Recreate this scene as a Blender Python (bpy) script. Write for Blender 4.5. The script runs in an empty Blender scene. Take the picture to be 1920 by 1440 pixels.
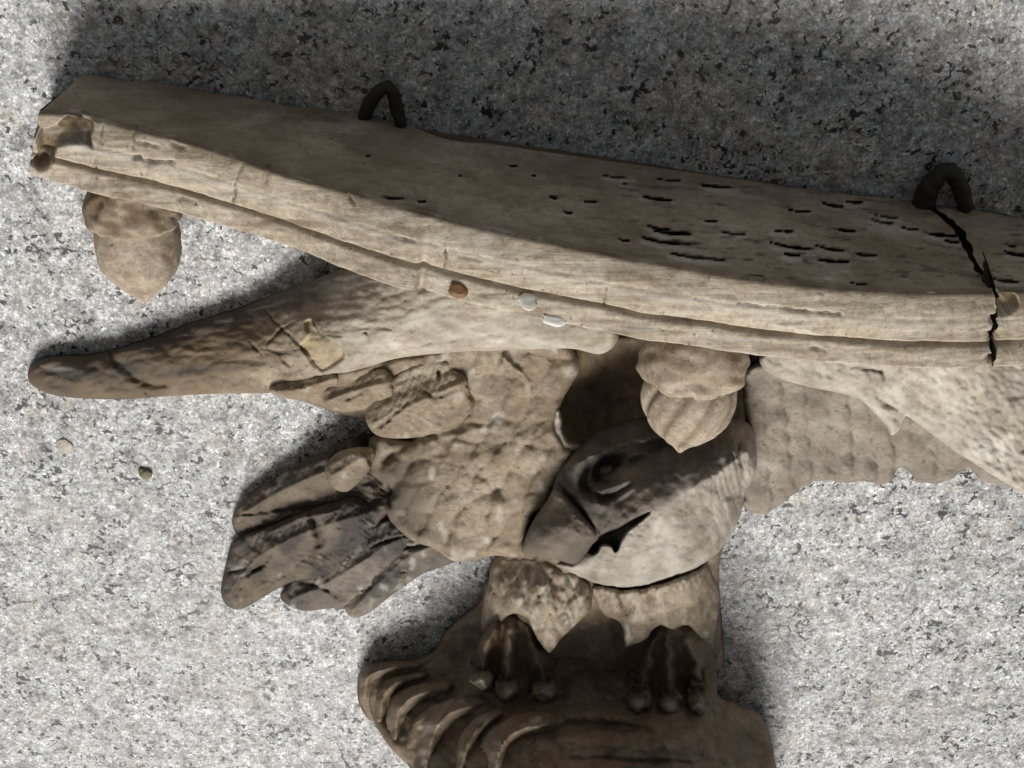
import bpy, bmesh, math, random
import numpy as np
from mathutils import Vector, Matrix
from mathutils.geometry import delaunay_2d_cdt

S = bpy.context.scene
COL = S.collection
R_ = math.radians

# ------------------------------------------------------------------ camera, sky, sun, exposure
FPX, TILT, DIST = 2400.0, R_(29.6), 0.36          # focal length in photo pixels, tilt, distance to the slab
st, ct = math.sin(TILT), math.cos(TILT)
CAM = np.array([0.0, DIST * st, DIST * ct])
cam = bpy.data.cameras.new('camera')
cam.sensor_width = 36.0
cam.lens = FPX / 1920 * 36
cam.clip_start, cam.clip_end = 0.01, 50
cam_o = bpy.data.objects.new('camera', cam)
COL.objects.link(cam_o)
cam_o.matrix_world = Matrix(((1, 0, 0, CAM[0]), (0, ct, st, CAM[1]), (0, -st, ct, CAM[2]), (0, 0, 0, 1)))
S.camera = cam_o

SUN_EL, SUN_X, SUN_Y = R_(49), -0.13, -1.0          # light comes from the low left of the picture
W = bpy.data.worlds.new('World')
S.world = W
W.use_nodes = True
nt = W.node_tree
sky = nt.nodes.new('ShaderNodeTexSky')
sky.sky_type = 'NISHITA'
sky.sun_disc = False
sky.sun_elevation = SUN_EL
sky.sun_rotation = math.atan2(SUN_X, SUN_Y)
sky.air_density, sky.dust_density, sky.ozone_density = 1.0, 4.0, 0.6
hs = nt.nodes.new('ShaderNodeHueSaturation')
hs.inputs['Saturation'].default_value = 0.08
bg = nt.nodes['Background']
bg.inputs['Strength'].default_value = 0.05
nt.links.new(sky.outputs[0], hs.inputs['Color'])
nt.links.new(hs.outputs[0], bg.inputs['Color'])
sun = bpy.data.lights.new('sun', 'SUN')
sun.energy, sun.angle, sun.color = 3.2, R_(29), (1.0, 0.965, 0.91)
sun_o = bpy.data.objects.new('sun', sun)
COL.objects.link(sun_o)
hl = math.hypot(SUN_X, SUN_Y)
to_sun = Vector((SUN_X / hl * math.cos(SUN_EL), SUN_Y / hl * math.cos(SUN_EL), math.sin(SUN_EL)))
sun_o.rotation_euler = to_sun.to_track_quat('Z', 'Y').to_euler()
S.view_settings.view_transform = 'Standard'
S.view_settings.look = 'None'
S.view_settings.exposure = 0.25
S.view_settings.gamma = 1.0

# ------------------------------------------------------------------ measuring: picture point + height -> place
def rays(px, py):
    a = (np.asarray(px, float) - 960) / FPX
    b = (720 - np.asarray(py, float)) / FPX
    return np.stack([a, b * ct - st, -b * st - ct], -1)

def P(px, py, zcm):
    r = rays(px, py)
    t = (np.asarray(zcm, float) * 0.01 - CAM[2]) / r[..., 2]
    return CAM + t[..., None] * r

A0 = P(160, 135, 0.0)
B0 = P(1740, 380, 0.0)
UB = (B0 - A0) / np.linalg.norm(B0 - A0)
NB = np.array([UB[1], -UB[0], 0.0])               # points from the board's top face down into the board
def Q(px, py, off):
    r = rays(px, py)
    t = ((A0 - CAM) @ NB + np.asarray(off, float)) / (r @ NB)
    return CAM + t[..., None] * r

# ------------------------------------------------------------------ numeric helpers
def hash2(i, j, seed):
    v = np.sin(i * 127.1 + j * 311.7 + seed * 74.7) * 43758.5453
    return v - np.floor(v)

def vnoise(x, y, seed=0):
    i, j = np.floor(x), np.floor(y)
    fx, fy = x - i, y - j
    fx, fy = fx * fx * (3 - 2 * fx), fy * fy * (3 - 2 * fy)
    return ((hash2(i, j, seed) * (1 - fx) + hash2(i + 1, j, seed) * fx) * (1 - fy)
            + (hash2(i, j + 1, seed) * (1 - fx) + hash2(i + 1, j + 1, seed) * fx) * fy) - 0.5

def fbm(x, y, scale, seed=0, octv=3):
    o, a = 0, 1.0
    x, y = x / scale, y / scale
    for k in range(octv):
        o = o + a * vnoise(x + 13.7 * k, y - 7.1 * k, seed + k)
        x, y, a = x * 2.03, y * 2.03, a * 0.5
    return o

def catmull(pts, step, closed=True, corners=()):
    p = np.array(pts, float)
    n = len(p)
    out = []
    for i in range(n if closed else n - 1):
        p1, p2 = p[i], p[(i + 1) % n]
        p0 = p[(i - 1) % n] if (closed or i > 0) else p1
        p3 = p[(i + 2) % n] if (closed or i + 2 < n) else p2
        m1, m2 = (p2 - p0) * 0.5, (p3 - p1) * 0.5
        L = np.linalg.norm(p2 - p1)
        m1 = m1 * min(1, L / (np.linalg.norm(m1) + 1e-9))
        m2 = m2 * min(1, L / (np.linalg.norm(m2) + 1e-9))
        if i in corners: m1 = p2 - p1
        if (i + 1) % n in corners: m2 = p2 - p1
        k = max(1, int(round(L / step)))
        for t in np.arange(k) / k:
            out.append((2 * t**3 - 3 * t**2 + 1) * p1 + (t**3 - 2 * t**2 + t) * m1
                       + (-2 * t**3 + 3 * t**2) * p2 + (t**3 - t**2) * m2)
    if not closed: out.append(p[-1])
    return np.array(out)

def dist_poly(x, y, poly, closed=False):
    poly = np.array(poly, float)
    d = np.full(x.shape, 1e9)
    n = len(poly)
    for i in range(n if closed else n - 1):
        a, b = poly[i], poly[(i + 1) % n]
        ab = b - a
        L = ab @ ab + 1e-9
        t = np.clip(((x - a[0]) * ab[0] + (y - a[1]) * ab[1]) / L, 0, 1)
        d = np.minimum(d, (x - a[0] - t * ab[0])**2 + (y - a[1] - t * ab[1])**2)
    return np.sqrt(d)

def inside(x, y, poly):
    c = np.zeros(x.shape, bool)
    n = len(poly)
    for i in range(n):
        x1, y1 = poly[i]
        x2, y2 = poly[i - 1]
        if y1 == y2: continue
        c ^= ((y1 > y) != (y2 > y)) & (x < (x2 - x1) * (y - y1) / (y2 - y1) + x1)
    return c

def tps(ctrl):
    c = np.array(ctrl, float)
    n = len(c)
    X = c[:, :2] / 100
    def U(r2): return r2 * np.log(r2 + 1e-9)
    K = U(((X[:, None] - X[None])**2).sum(-1)) + np.eye(n) * 0.02
    Pm = np.hstack([np.ones((n, 1)), X])
    M = np.block([[K, Pm], [Pm.T, np.zeros((3, 3))]])
    w = np.linalg.solve(M, np.concatenate([c[:, 2], np.zeros(3)]))
    def f(x, y):
        x, y = x / 100, y / 100
        o = w[n] + w[n + 1] * x + w[n + 2] * y
        for i in range(n):
            o = o + w[i] * U((x - X[i, 0])**2 + (y - X[i, 1])**2)
        return o
    return f

def groove(x, y, lines):
    o = np.zeros(x.shape)
    wx, wy = x + 7 * fbm(x, y, 18, 61, 2), y + 7 * fbm(x, y, 18, 67, 2)
    for pts, w, d in lines:
        p = catmull(pts, 8, False) if len(pts) > 2 else np.array(pts, float)
        q = dist_poly(wx, wy, p)
        # the cut runs out to nothing at both ends
        ends = np.minimum(np.hypot(wx - p[0, 0], wy - p[0, 1]), np.hypot(wx - p[-1, 0], wy - p[-1, 1]))
        L = np.linalg.norm(p[-1] - p[0]) + 1e-6
        t = np.clip(ends / (0.42 * L), 0.0, 1) ** 0.6
        o += d * t * np.exp(-(q / (w * (0.35 + 0.65 * t)))**2)
    return o

def worley(x, y, sx, sy, ang, seed):
    """Cell distance field of small overlapping carved scales."""
    c, s_ = math.cos(R_(ang)), math.sin(R_(ang))
    u = (x * c + y * s_) / sx + 0.5 * fbm(x, y, 50, seed + 1, 2)
    v = (-x * s_ + y * c) / sy + 0.5 * fbm(x, y, 50, seed + 2, 2)
    i0, j0 = np.floor(u), np.floor(v)
    f1 = np.full(x.shape, 9.0); f2 = f1.copy(); rnd = np.zeros(x.shape)
    for a in (-1, 0, 1):
        for b in (-1, 0, 1):
            i, j = i0 + a, j0 + b
            d = np.hypot(u - i - hash2(i, j, seed), v - j - hash2(i, j, seed + 5))
            rnd = np.where(d < f1, hash2(i, j, seed + 9), rnd)
            f2 = np.where(d < f1, f1, np.minimum(f2, d)); f1 = np.minimum(f1, d)
    return f1, f2, rnd

def plumage(x, y, su, sv, ang, seed):
    """Rows of overlapping carved feathers, tips pointing along ang (degrees, y down)."""
    c, s_ = math.cos(R_(ang)), math.sin(R_(ang))
    wx, wy = x + 9 * fbm(x, y, 70, seed, 2), y + 9 * fbm(x, y, 70, seed + 3, 2)
    u = (wx * c + wy * s_) / su
    v = (-wx * s_ + wy * c) / sv
    o = np.zeros(x.shape)
    for k in (0, 1):                    # two interleaved rows; the higher one shows
        vv_ = v + 0.5 * k
        fv = vv_ - np.floor(vv_) - 0.5
        col_ = np.floor(vv_)
        uu = u + 0.5 * k + 1.1 * fv * fv + 0.35 * hash2(col_, col_ * 0 + k, seed)
        f = uu - np.floor(uu)
        hh = (0.25 + 0.75 * f) * (1 - sstep(0.62, 1.0, f)) * (1 - 2.2 * fv * fv) * (0.75 + 0.5 * hash2(col_, np.floor(uu), seed + 6))
        hh = hh + 0.10 * np.exp(-(fv / 0.07)**2) * f
        o = np.maximum(o, hh)
    return o - 0.5

def scales(x, y, sx, sy, ang, seed):
    f1, f2, rnd = worley(x, y, sx, sy, ang, seed)
    return (np.exp(-2.2 * f1 * f1) - 0.45) * (0.6 + 0.6 * rnd) + 0.25 * sstep(0, 0.35, f2 - f1)

def bump(x, y, lst):
    o = np.zeros(x.shape)
    for cx, cy, rx, ry, ang, a in lst:
        c, s = math.cos(R_(ang)), math.sin(R_(ang))
        u = ((x - cx) * c + (y - cy) * s) / rx
        v = (-(x - cx) * s + (y - cy) * c) / ry
        o += a * np.exp(-(u * u + v * v))
    return o

def sstep(a, b, x):
    t = np.clip((x - a) / (b - a), 0, 1)
    return t * t * (3 - 2 * t)

# ------------------------------------------------------------------ materials
def ramp(nt, fac, stops):
    r = nt.nodes.new('ShaderNodeValToRGB')
    e = r.color_ramp.elements
    while len(e) < len(stops): e.new(0.5)
    for k, (p, c) in enumerate(stops):
        e[k].position = p
        e[k].color = (*c, 1) if isinstance(c, tuple) else (c, c, c, 1)
    nt.links.new(fac, r.inputs[0])
    return r.outputs[0]

def noise_n(nt, vec, scale, detail=4, rough=0.55, dist=0.0):
    n = nt.nodes.new('ShaderNodeTexNoise')
    n.inputs['Scale'].default_value = scale
    n.inputs['Detail'].default_value = detail
    n.inputs['Roughness'].default_value = rough
    n.inputs['Distortion'].default_value = dist
    if vec is not None: nt.links.new(vec, n.inputs['Vector'])
    return n.outputs['Fac']

def mixc(nt, fac, a, b, mode='MIX'):
    m = nt.nodes.new('ShaderNodeMix')
    m.data_type = 'RGBA'
    m.blend_type = mode
    for sock, v in ((m.inputs[0], fac), (m.inputs[6], a), (m.inputs[7], b)):
        if isinstance(v, (int, float)): sock.default_value = v
        elif isinstance(v, tuple): sock.default_value = (*v, 1)
        else: nt.links.new(v, sock)
    return m.outputs[2]

def math_n(nt, op, a, b=0.0, clamp=False):
    m = nt.nodes.new('ShaderNodeMath')
    m.operation = op
    m.use_clamp = clamp
    for sock, v in ((m.inputs[0], a), (m.inputs[1], b)):
        if isinstance(v, (int, float)): sock.default_value = v
        else: nt.links.new(v, sock)
    return m.outputs[0]

def new_mat(name, rough=0.7):
    m = bpy.data.materials.new(name)
    m.use_nodes = True
    b = m.node_tree.nodes['Principled BSDF']
    b.inputs['Roughness'].default_value = rough
    return m, m.node_tree, b

def coords(nt, scale=(1, 1, 1), rotz=0.0):
    tc = nt.nodes.new('ShaderNodeTexCoord')
    mp = nt.nodes.new('ShaderNodeMapping')
    mp.inputs['Scale'].default_value = scale
    mp.inputs['Rotation'].default_value = (0, 0, rotz)
    nt.links.new(tc.outputs['Object'], mp.inputs['Vector'])
    return mp.outputs[0]

def wood(name, dark, mid, light, grain=None, bumpk=0.0006, rough=0.72, patch=70):
    m, nt, b = new_mat(name, rough)
    v = coords(nt)
    n1 = noise_n(nt, v, patch, 5, 0.62, 0.6)
    col = ramp(nt, n1, [(0.30, dark), (0.50, mid), (0.72, light)])
    n2 = noise_n(nt, v, patch * 5, 4, 0.7, 1.2)
    col = mixc(nt, 0.75, col, ramp(nt, n2, [(0.30, 0.58), (0.5, 0.98), (0.70, 1.28)]), 'MULTIPLY')
    n4 = noise_n(nt, v, patch * 2.2, 6, 0.72, 2.0)
    col = mixc(nt, ramp(nt, n4, [(0.52, 0.0), (0.62, 0.45)]), col, light)
    col = mixc(nt, ramp(nt, n4, [(0.36, 0.55), (0.45, 0.0)]), col, dark)
    pit = noise_n(nt, v, 620, 3, 0.6, 0.5)
    col = mixc(nt, ramp(nt, pit, [(0.28, 0.75), (0.36, 0.0)]), col, tuple(c * 0.35 for c in dark))
    vein = math_n(nt, 'ABSOLUTE', math_n(nt, 'SUBTRACT', noise_n(nt, v, patch * 2.6, 3, 0.55, 1.6), 0.5))
    vmask = ramp(nt, noise_n(nt, v, patch * 1.3, 2, 0.5), [(0.55, 0.0), (0.64, 1.0)])
    vk = math_n(nt, 'MULTIPLY', ramp(nt, vein, [(0.0, 0.5), (0.012, 0.0)]), vmask)
    col = mixc(nt, vk, col, tuple(c * 0.4 for c in dark))
    n3 = noise_n(nt, v, 1500, 3, 0.7)
    col = mixc(nt, 0.35, col, ramp(nt, n3, [(0.3, 0.6), (0.7, 1.3)]), 'MULTIPLY')
    hgt = math_n(nt, 'ADD', math_n(nt, 'MULTIPLY', n2, 0.9), math_n(nt, 'MULTIPLY', n3, 0.3))
    hgt = math_n(nt, 'ADD', hgt, ramp(nt, pit, [(0.28, 0.0), (0.38, 0.35)]))
    hgt = math_n(nt, 'ADD', hgt, math_n(nt, 'MULTIPLY', n4, 0.8))
    hgt = math_n(nt, 'SUBTRACT', hgt, math_n(nt, 'MULTIPLY', vk, 0.4))
    if grain:
        g = noise_n(nt, coords(nt, (60, 1100, 500), math.atan2(-UB[1], UB[0])), 1.0, 4, 0.65, 0.8)
        col = mixc(nt, grain, col, ramp(nt, g, [(0.3, 0.5), (0.5, 1.0), (0.7, 1.25)]), 'MULTIPLY')
        hgt = math_n(nt, 'ADD', hgt, math_n(nt, 'MULTIPLY', g, 0.9))
    # old sooty patches, dirt, bare wood, and shade or light painted into the colour
    for attr, c in (('brown', (0.15, 0.103, 0.06)), ('soot_shade', (0.042, 0.036, 0.032)), ('raw', (0.42, 0.33, 0.19)),
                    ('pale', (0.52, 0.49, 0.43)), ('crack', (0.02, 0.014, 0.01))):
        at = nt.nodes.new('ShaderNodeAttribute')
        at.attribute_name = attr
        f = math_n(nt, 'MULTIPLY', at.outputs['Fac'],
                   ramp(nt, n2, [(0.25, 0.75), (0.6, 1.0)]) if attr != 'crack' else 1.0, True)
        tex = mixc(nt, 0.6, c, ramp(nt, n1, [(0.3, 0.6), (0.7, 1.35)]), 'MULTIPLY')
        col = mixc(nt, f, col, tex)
    nt.links.new(col, b.inputs['Base Color'])
    bp = nt.nodes.new('ShaderNodeBump')
    bp.inputs['Strength'].default_value = 0.6
    bp.inputs['Distance'].default_value = bumpk
    nt.links.new(hgt, bp.inputs['Height'])
    nt.links.new(bp.outputs[0], b.inputs['Normal'])
    b.inputs['Specular IOR Level'].default_value = 0.3
    return m

M_BOARD = wood('weathered_pale_wood', (0.30, 0.235, 0.165), (0.44, 0.37, 0.285), (0.53, 0.465, 0.375), 0.4, 0.00025)
M_WING = wood('carved_brown_wood', (0.155, 0.115, 0.077), (0.275, 0.22, 0.16), (0.41, 0.345, 0.265), None, 0.0005)
M_GREY = wood('greyed_brown_wood', (0.17, 0.145, 0.12), (0.26, 0.225, 0.185), (0.34, 0.30, 0.25), None, 0.0006)
M_ACORN = wood('acorn_wood', (0.22, 0.165, 0.12), (0.36, 0.295, 0.225), (0.50, 0.43, 0.33), None, 0.0004)
M_BASE = wood('dark_base_wood', (0.10, 0.075, 0.05), (0.20, 0.155, 0.11), (0.31, 0.25, 0.185), None, 0.0004)

def granite():
    m, nt, b = new_mat('granite', 0.55)
    tc = nt.nodes.new('ShaderNodeTexCoord')
    v0 = tc.outputs['Object']
    wn = nt.nodes.new('ShaderNodeTexNoise')
    wn.inputs['Scale'].default_value = 900
    wn.inputs['Detail'].default_value = 3
    nt.links.new(v0, wn.inputs['Vector'])
    sub = nt.nodes.new('ShaderNodeVectorMath'); sub.operation = 'MULTIPLY_ADD'
    nt.links.new(wn.outputs['Color'], sub.inputs[0])
    sub.inputs[1].default_value = (0.0011,) * 3
    nt.links.new(v0, sub.inputs[2])
    v = sub.outputs[0]
    def vor(scale):
        t = nt.nodes.new('ShaderNodeTexVoronoi')
        t.inputs['Scale'].default_value = scale
        nt.links.new(v, t.inputs['Vector'])
        s = nt.nodes.new('ShaderNodeSeparateColor')
        nt.links.new(t.outputs['Color'], s.inputs[0])
        return s.outputs
    a, a2, a3 = vor(860)
    c1, c2, c3 = vor(1600)
    big1, big2, big3 = vor(250)
    fine = ramp(nt, c1, [(0.0, 0.03), (0.18, 0.11), (0.42, 0.32), (0.72, 0.64), (1.0, 0.95)])
    col = ramp(nt, a, [(0.0, 0.04), (0.16, 0.12), (0.32, 0.30), (0.62, 0.50), (0.85, 0.80), (1.0, 0.95)])
    col = mixc(nt, 0.5, col, fine)
    worm = noise_n(nt, v0, 400, 3, 0.6, 0.8)
    col = mixc(nt, 0.34, col, ramp(nt, worm, [(0.36, 0.03), (0.42, 0.16), (0.47, 0.38), (0.54, 0.46), (0.60, 0.86)]))
    ve = nt.nodes.new('ShaderNodeTexVoronoi')
    ve.feature = 'DISTANCE_TO_EDGE'
    ve.inputs['Scale'].default_value = 860
    nt.links.new(v, ve.inputs['Vector'])
    col = mixc(nt, 0.6, col, ramp(nt, ve.outputs['Distance'], [(0.02, 0.35), (0.14, 1.0)]), 'MULTIPLY')
    soft = ramp(nt, big1, [(0.0, 0.32), (0.5, 0.45), (1.0, 0.62)])
    col = mixc(nt, 0.08, col, soft)
    # black mica grains, gathered in clusters
    cl = noise_n(nt, v0, 85, 4, 0.65)
    dk2 = noise_n(nt, v0, 480, 3, 0.55, 0.5)
    mica = ramp(nt, math_n(nt, 'ADD', dk2, ramp(nt, cl, [(0.35, 0.0), (0.72, 0.27)])), [(0.73, 0.0), (0.76, 1.0)])
    col = mixc(nt, math_n(nt, 'MULTIPLY', mica, 0.97), col, (0.010, 0.010, 0.012))
    cl2 = noise_n(nt, v0, 60, 3, 0.6)
    dk = noise_n(nt, v, 330, 3, 0.6)
    m2 = math_n(nt, 'MULTIPLY', ramp(nt, dk, [(0.60, 0.0), (0.64, 1.0)]), ramp(nt, cl2, [(0.51, 0.0), (0.57, 1.0)]))
    col = mixc(nt, math_n(nt, 'MULTIPLY', m2, 0.96), col, (0.008, 0.008, 0.010))
    pit = noise_n(nt, v0, 950, 2, 0.5)
    col = mixc(nt, ramp(nt, pit, [(0.26, 0.95), (0.31, 0.0)]), col, (0.02, 0.02, 0.022))
    glint = noise_n(nt, v, 760, 2, 0.5)
    col = mixc(nt, ramp(nt, glint, [(0.66, 0.0), (0.70, 0.85)]), col, (0.93, 0.93, 0.92))
    # a few rust and cream grains
    warm = math_n(nt, 'LESS_THAN', big3, 0.05)
    col = mixc(nt, math_n(nt, 'MULTIPLY', warm, 0.22), col, (0.45, 0.36, 0.26))
    cool = math_n(nt, 'GREATER_THAN', a3, 0.88)
    col = mixc(nt, math_n(nt, 'MULTIPLY', cool, 0.3), col, (0.62, 0.72, 0.78))
    # rust and damp tints in patches
    rn = noise_n(nt, v0, 28, 3, 0.6)
    col = mixc(nt, ramp(nt, rn, [(0.47, 0.0), (0.72, 0.34)]), col, (0.25, 0.215, 0.165))
    bl = noise_n(nt, v0, 150, 3, 0.6)
    col = mixc(nt, 1.0, col, ramp(nt, bl, [(0.32, 0.58), (0.50, 1.0), (0.68, 1.18)]), 'MULTIPLY')
    tone = noise_n(nt, v0, 14, 4, 0.6)
    col = mixc(nt, 1.0, col, ramp(nt, tone, [(0.3, 0.82), (0.7, 1.12)]), 'MULTIPLY')
    nt.links.new(col, b.inputs['Base Color'])
    bp = nt.nodes.new('ShaderNodeBump')
    bp.inputs['Strength'].default_value = 0.35
    bp.inputs['Distance'].default_value = 0.0004
    nt.links.new(math_n(nt, 'ADD', a, c2), bp.inputs['Height'])
    nt.links.new(bp.outputs[0], b.inputs['Normal'])
    return m

def plain(name, c, rough=0.6, metal=0.0, var=0.4, scale=400):
    m, nt, b = new_mat(name, rough)
    n = noise_n(nt, coords(nt), scale, 4, 0.6)
    col = mixc(nt, var, c, ramp(nt, n, [(0.3, 0.5), (0.7, 1.4)]), 'MULTIPLY')
    nt.links.new(col, b.inputs['Base Color'])
    b.inputs['Metallic'].default_value = metal
    bp = nt.nodes.new('ShaderNodeBump')
    bp.inputs['Distance'].default_value = 0.0004
    bp.inputs['Strength'].default_value = 0.5
    nt.links.new(n, bp.inputs['Height'])
    nt.links.new(bp.outputs[0], b.inputs['Normal'])
    return m

M_GRANITE = granite()
M_IRON = plain('old_dark_iron', (0.03, 0.028, 0.026), 0.55, 0.3)
M_CORE = plain('split_inner_wood', (0.09, 0.055, 0.03), 0.85)
M_RUST = plain('rusty_nail', (0.22, 0.12, 0.045), 0.6)
M_FLECK = plain('white_paint', (0.75, 0.73, 0.69), 0.5, 0, 0.15)
M_PLASTER = plain('dull_white_paint', (0.58, 0.55, 0.49), 0.6, 0, 0.2)
M_STONE = plain('pale_stone', (0.42, 0.39, 0.33), 0.85, 0, 0.6, 900)
M_OLIVE = plain('olive_stone', (0.16, 0.15, 0.08), 0.8)

# ------------------------------------------------------------------ objects
ROOTLOC = np.array([0.05, 0.07, 0.0])
def link_mesh(name, verts, faces, mat, parent=None, parent_loc=None, attrs=None, smooth=True):
    v = np.array(verts, float)
    c = (v.min(0) + v.max(0)) / 2
    me = bpy.data.meshes.new(name)
    me.from_pydata((v - c).tolist(), [], [list(map(int, f)) for f in faces])
    me.update()
    if smooth:
        me.polygons.foreach_set('use_smooth', [True] * len(me.polygons))
    for k, arr in (attrs or {}).items():
        a = me.attributes.new(k, 'FLOAT', 'POINT')
        full = np.zeros(len(v))
        full[:len(arr)] = arr
        a.data.foreach_set('value', full)
    me.materials.append(mat)
    bm = bmesh.new()
    bm.from_mesh(me)
    bmesh.ops.recalc_face_normals(bm, faces=bm.faces)
    bm.to_mesh(me)
    bm.free()
    o = bpy.data.objects.new(name, me)
    COL.objects.link(o)
    if parent is not None:
        o.parent = parent
        base = np.array(parent['_w'][:]) if '_w' in parent else np.zeros(3)
        o.location = c - base
    else:
        o.location = c
    o['_w'] = c.tolist()
    return o

def grid_points(out, step):
    x0, y0 = out.min(0)
    x1, y1 = out.max(0)
    xs, ys = [], []
    j = 0
    y = y0
    while y < y1:
        r = np.arange(x0 + (step / 2 if j % 2 else 0), x1, step)
        xs.append(r); ys.append(np.full(r.shape, y))
        y += step * 0.87; j += 1
    x = np.concatenate(xs); y = np.concatenate(ys)
    k = inside(x, y, out)
    x, y = x[k], y[k]
    k = dist_poly(x, y, out, True) > step * 0.6
    return x[k], y[k]

def sculpt(name, outline, h, mat, parent, step=3.5, back=0.3, inset=4, smooth=True, corners=(), mapper=P, rag=0.0,
           attr=None, edge=(18, 0.35), wob=0.0):
    """A carved solid: front surface of height h(x, y) over an outline, sides and a back at depth 'back'."""
    out = catmull(outline, step, True, corners) if smooth else catmull(outline, step, True, range(len(outline)))
    if wob:
        out = out + np.stack([fbm(out[:, 0], out[:, 1], 22, 5), fbm(out[:, 0], out[:, 1], 22, 9)], -1) * wob
    if rag:
        out = out + np.stack([fbm(out[:, 0], out[:, 1], 15, 25), fbm(out[:, 0], out[:, 1], 15, 29)], -1) * rag
    gx, gy = grid_points(out, step)
    n = len(out)
    pts = [Vector(p) for p in out] + [Vector(p) for p in np.stack([gx, gy], -1)]
    vs, es, fs, *_ = delaunay_2d_cdt(pts, [(i, (i + 1) % n) for i in range(n)], [], 1, 1e-5)
    x = np.array([p[0] for p in vs]); y = np.array([p[1] for p in vs])
    d = dist_poly(x, y, out, True)
    z = h(x, y)
    w, drop = edge
    z = np.maximum(z, back + 0.6 * drop + 0.05)
    t = np.clip(1 - d / w, 0, 1)
    z = z - drop * (1 - np.sqrt(np.maximum(0, 1 - t * t)))
    V = mapper(x, y, z)
    F = [list(f) for f in fs]
    # border loop
    area = sum(out[i][0] * out[(i + 1) % n][1] - out[(i + 1) % n][0] * out[i][1] for i in range(n))
    nx = np.roll(out, -1, 0) - np.roll(out, 1, 0)
    nx /= np.linalg.norm(nx, axis=1)[:, None] + 1e-9
    inn = np.stack([-nx[:, 1], nx[:, 0]], -1) * (1 if area > 0 else -1)
    bo = out + inn * inset
    Bk = mapper(bo[:, 0], bo[:, 1], np.full(n, back))
    m = len(V)
    # closest mesh vertex of each outline point (the first n come back first)
    idx = list(range(n))
    for i in range(n):
        j = (i + 1) % n
        F.append([idx[i], idx[j], m + j, m + i])
    F.append([m + i for i in range(n)])
    at = {}
    if attr:
        at = {k: np.clip(f(x, y), 0, 1) for k, f in attr.items()}
    return link_mesh(name, np.vstack([V, Bk]), F, mat, parent, None, at)

def tube(name, pts, rad, mat, parent, seg=12, attrs=None, twist=0.0, lump=0.0):
    """Round bar through world points with a radius at each."""
    p = np.array(pts, float)
    k = 6
    idx = np.arange(len(p))
    pp = catmull3(p, k)
    rr = np.interp(np.linspace(0, len(p) - 1, len(pp)), idx, rad)
    V, F = [], []
    prev = None
    for i in range(len(pp)):
        t = pp[min(i + 1, len(pp) - 1)] - pp[max(i - 1, 0)]
        t /= np.linalg.norm(t) + 1e-12
        if prev is None:
            a = np.cross(t, [0, 0, 1.0])
            if np.linalg.norm(a) < 1e-3: a = np.cross(t, [1.0, 0, 0])
        else:
            a = prev - t * (prev @ t)
        a /= np.linalg.norm(a)
        prev = a
        bb = np.cross(t, a)
        for s in range(seg):
            an = 2 * math.pi * s / seg
            r = rr[i] * (1 + twist * math.sin(2 * an + i * 0.9) + lump * math.sin(i * 1.7 + s))
            V.append(pp[i] + r * (a * math.cos(an) + bb * math.sin(an)))
    L = len(pp)
    for i in range(L - 1):
        for s in range(seg):
            F.append([i * seg + s, i * seg + (s + 1) % seg, (i + 1) * seg + (s + 1) % seg, (i + 1) * seg + s])
    F.append([s for s in range(seg)]); F.append([(L - 1) * seg + s for s in range(seg)])
    return link_mesh(name, V, F, mat, parent, None, attrs)

def catmull3(p, k):
    out = []
    n = len(p)
    for i in range(n - 1):
        p0, p1, p2, p3 = p[max(i - 1, 0)], p[i], p[i + 1], p[min(i + 2, n - 1)]
        for t in np.arange(k) / k:
            out.append(0.5 * (2 * p1 + (p2 - p0) * t + (2 * p0 - 5 * p1 + 4 * p2 - p3) * t * t + (3 * p1 - p0 - 3 * p2 + p3) * t**3))
    out.append(p[-1])
    return np.array(out)

# ================================================================== THE SETTING
gv = [(-2, -2, 0), (2, -2, 0), (2, 2, 0), (-2, 2, 0)]
g = link_mesh('ground', gv, [[0, 1, 2, 3]], M_GRANITE, smooth=False)
g['kind'] = 'structure'

# ================================================================== THE CARVED SHELF
root = bpy.data.objects.new('eagle_shelf', None)
COL.objects.link(root)
root.location = ROOTLOC
root.empty_display_size = 0.02
root['label'] = 'weathered wooden wall shelf carved with an eagle and acorns, lying on grey granite'
root['category'] = 'carved shelf'
root['_w'] = ROOTLOC.tolist()

# ---- board -------------------------------------------------------------------------------------
UP = catmull([(72, 213), (120, 214), (180, 226), (260, 244), (350, 268), (430, 292), (500, 317), (570, 340), (640, 357), (720, 380), (800, 403),
              (900, 428), (1000, 449), (1100, 470), (1200, 489), (1300, 506), (1400, 523), (1500, 534), (1600, 543),
              (1700, 548), (1800, 549), (1868, 548), (1930, 546), (2000, 542), (2100, 530)], 6, False)
LO = catmull([(55, 322), (90, 338), (140, 352), (180, 365), (270, 384), (350, 405), (430, 427), (500, 448), (570, 473), (650, 507), (720, 533), (762, 545), (776, 546), (787, 537), (800, 545),
              (900, 574), (1000, 597), (1100, 616), (1160, 628), (1200, 638), (1300, 650), (1400, 664), (1500, 676), (1600, 684),
              (1700, 690), (1780, 692), (1860, 690), (1930, 684), (2000, 676), (2100, 660)], 6, False)
BK = [(160, 135), (300, 152), (460, 183), (640, 209), (760, 234), (840, 262), (920, 270), (1100, 296), (1300, 324), (1500, 353), (1620, 368), (1745, 381),
      (1850, 388), (1930, 396), (2000, 402), (2100, 410)]
BTH = 0.017
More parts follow.
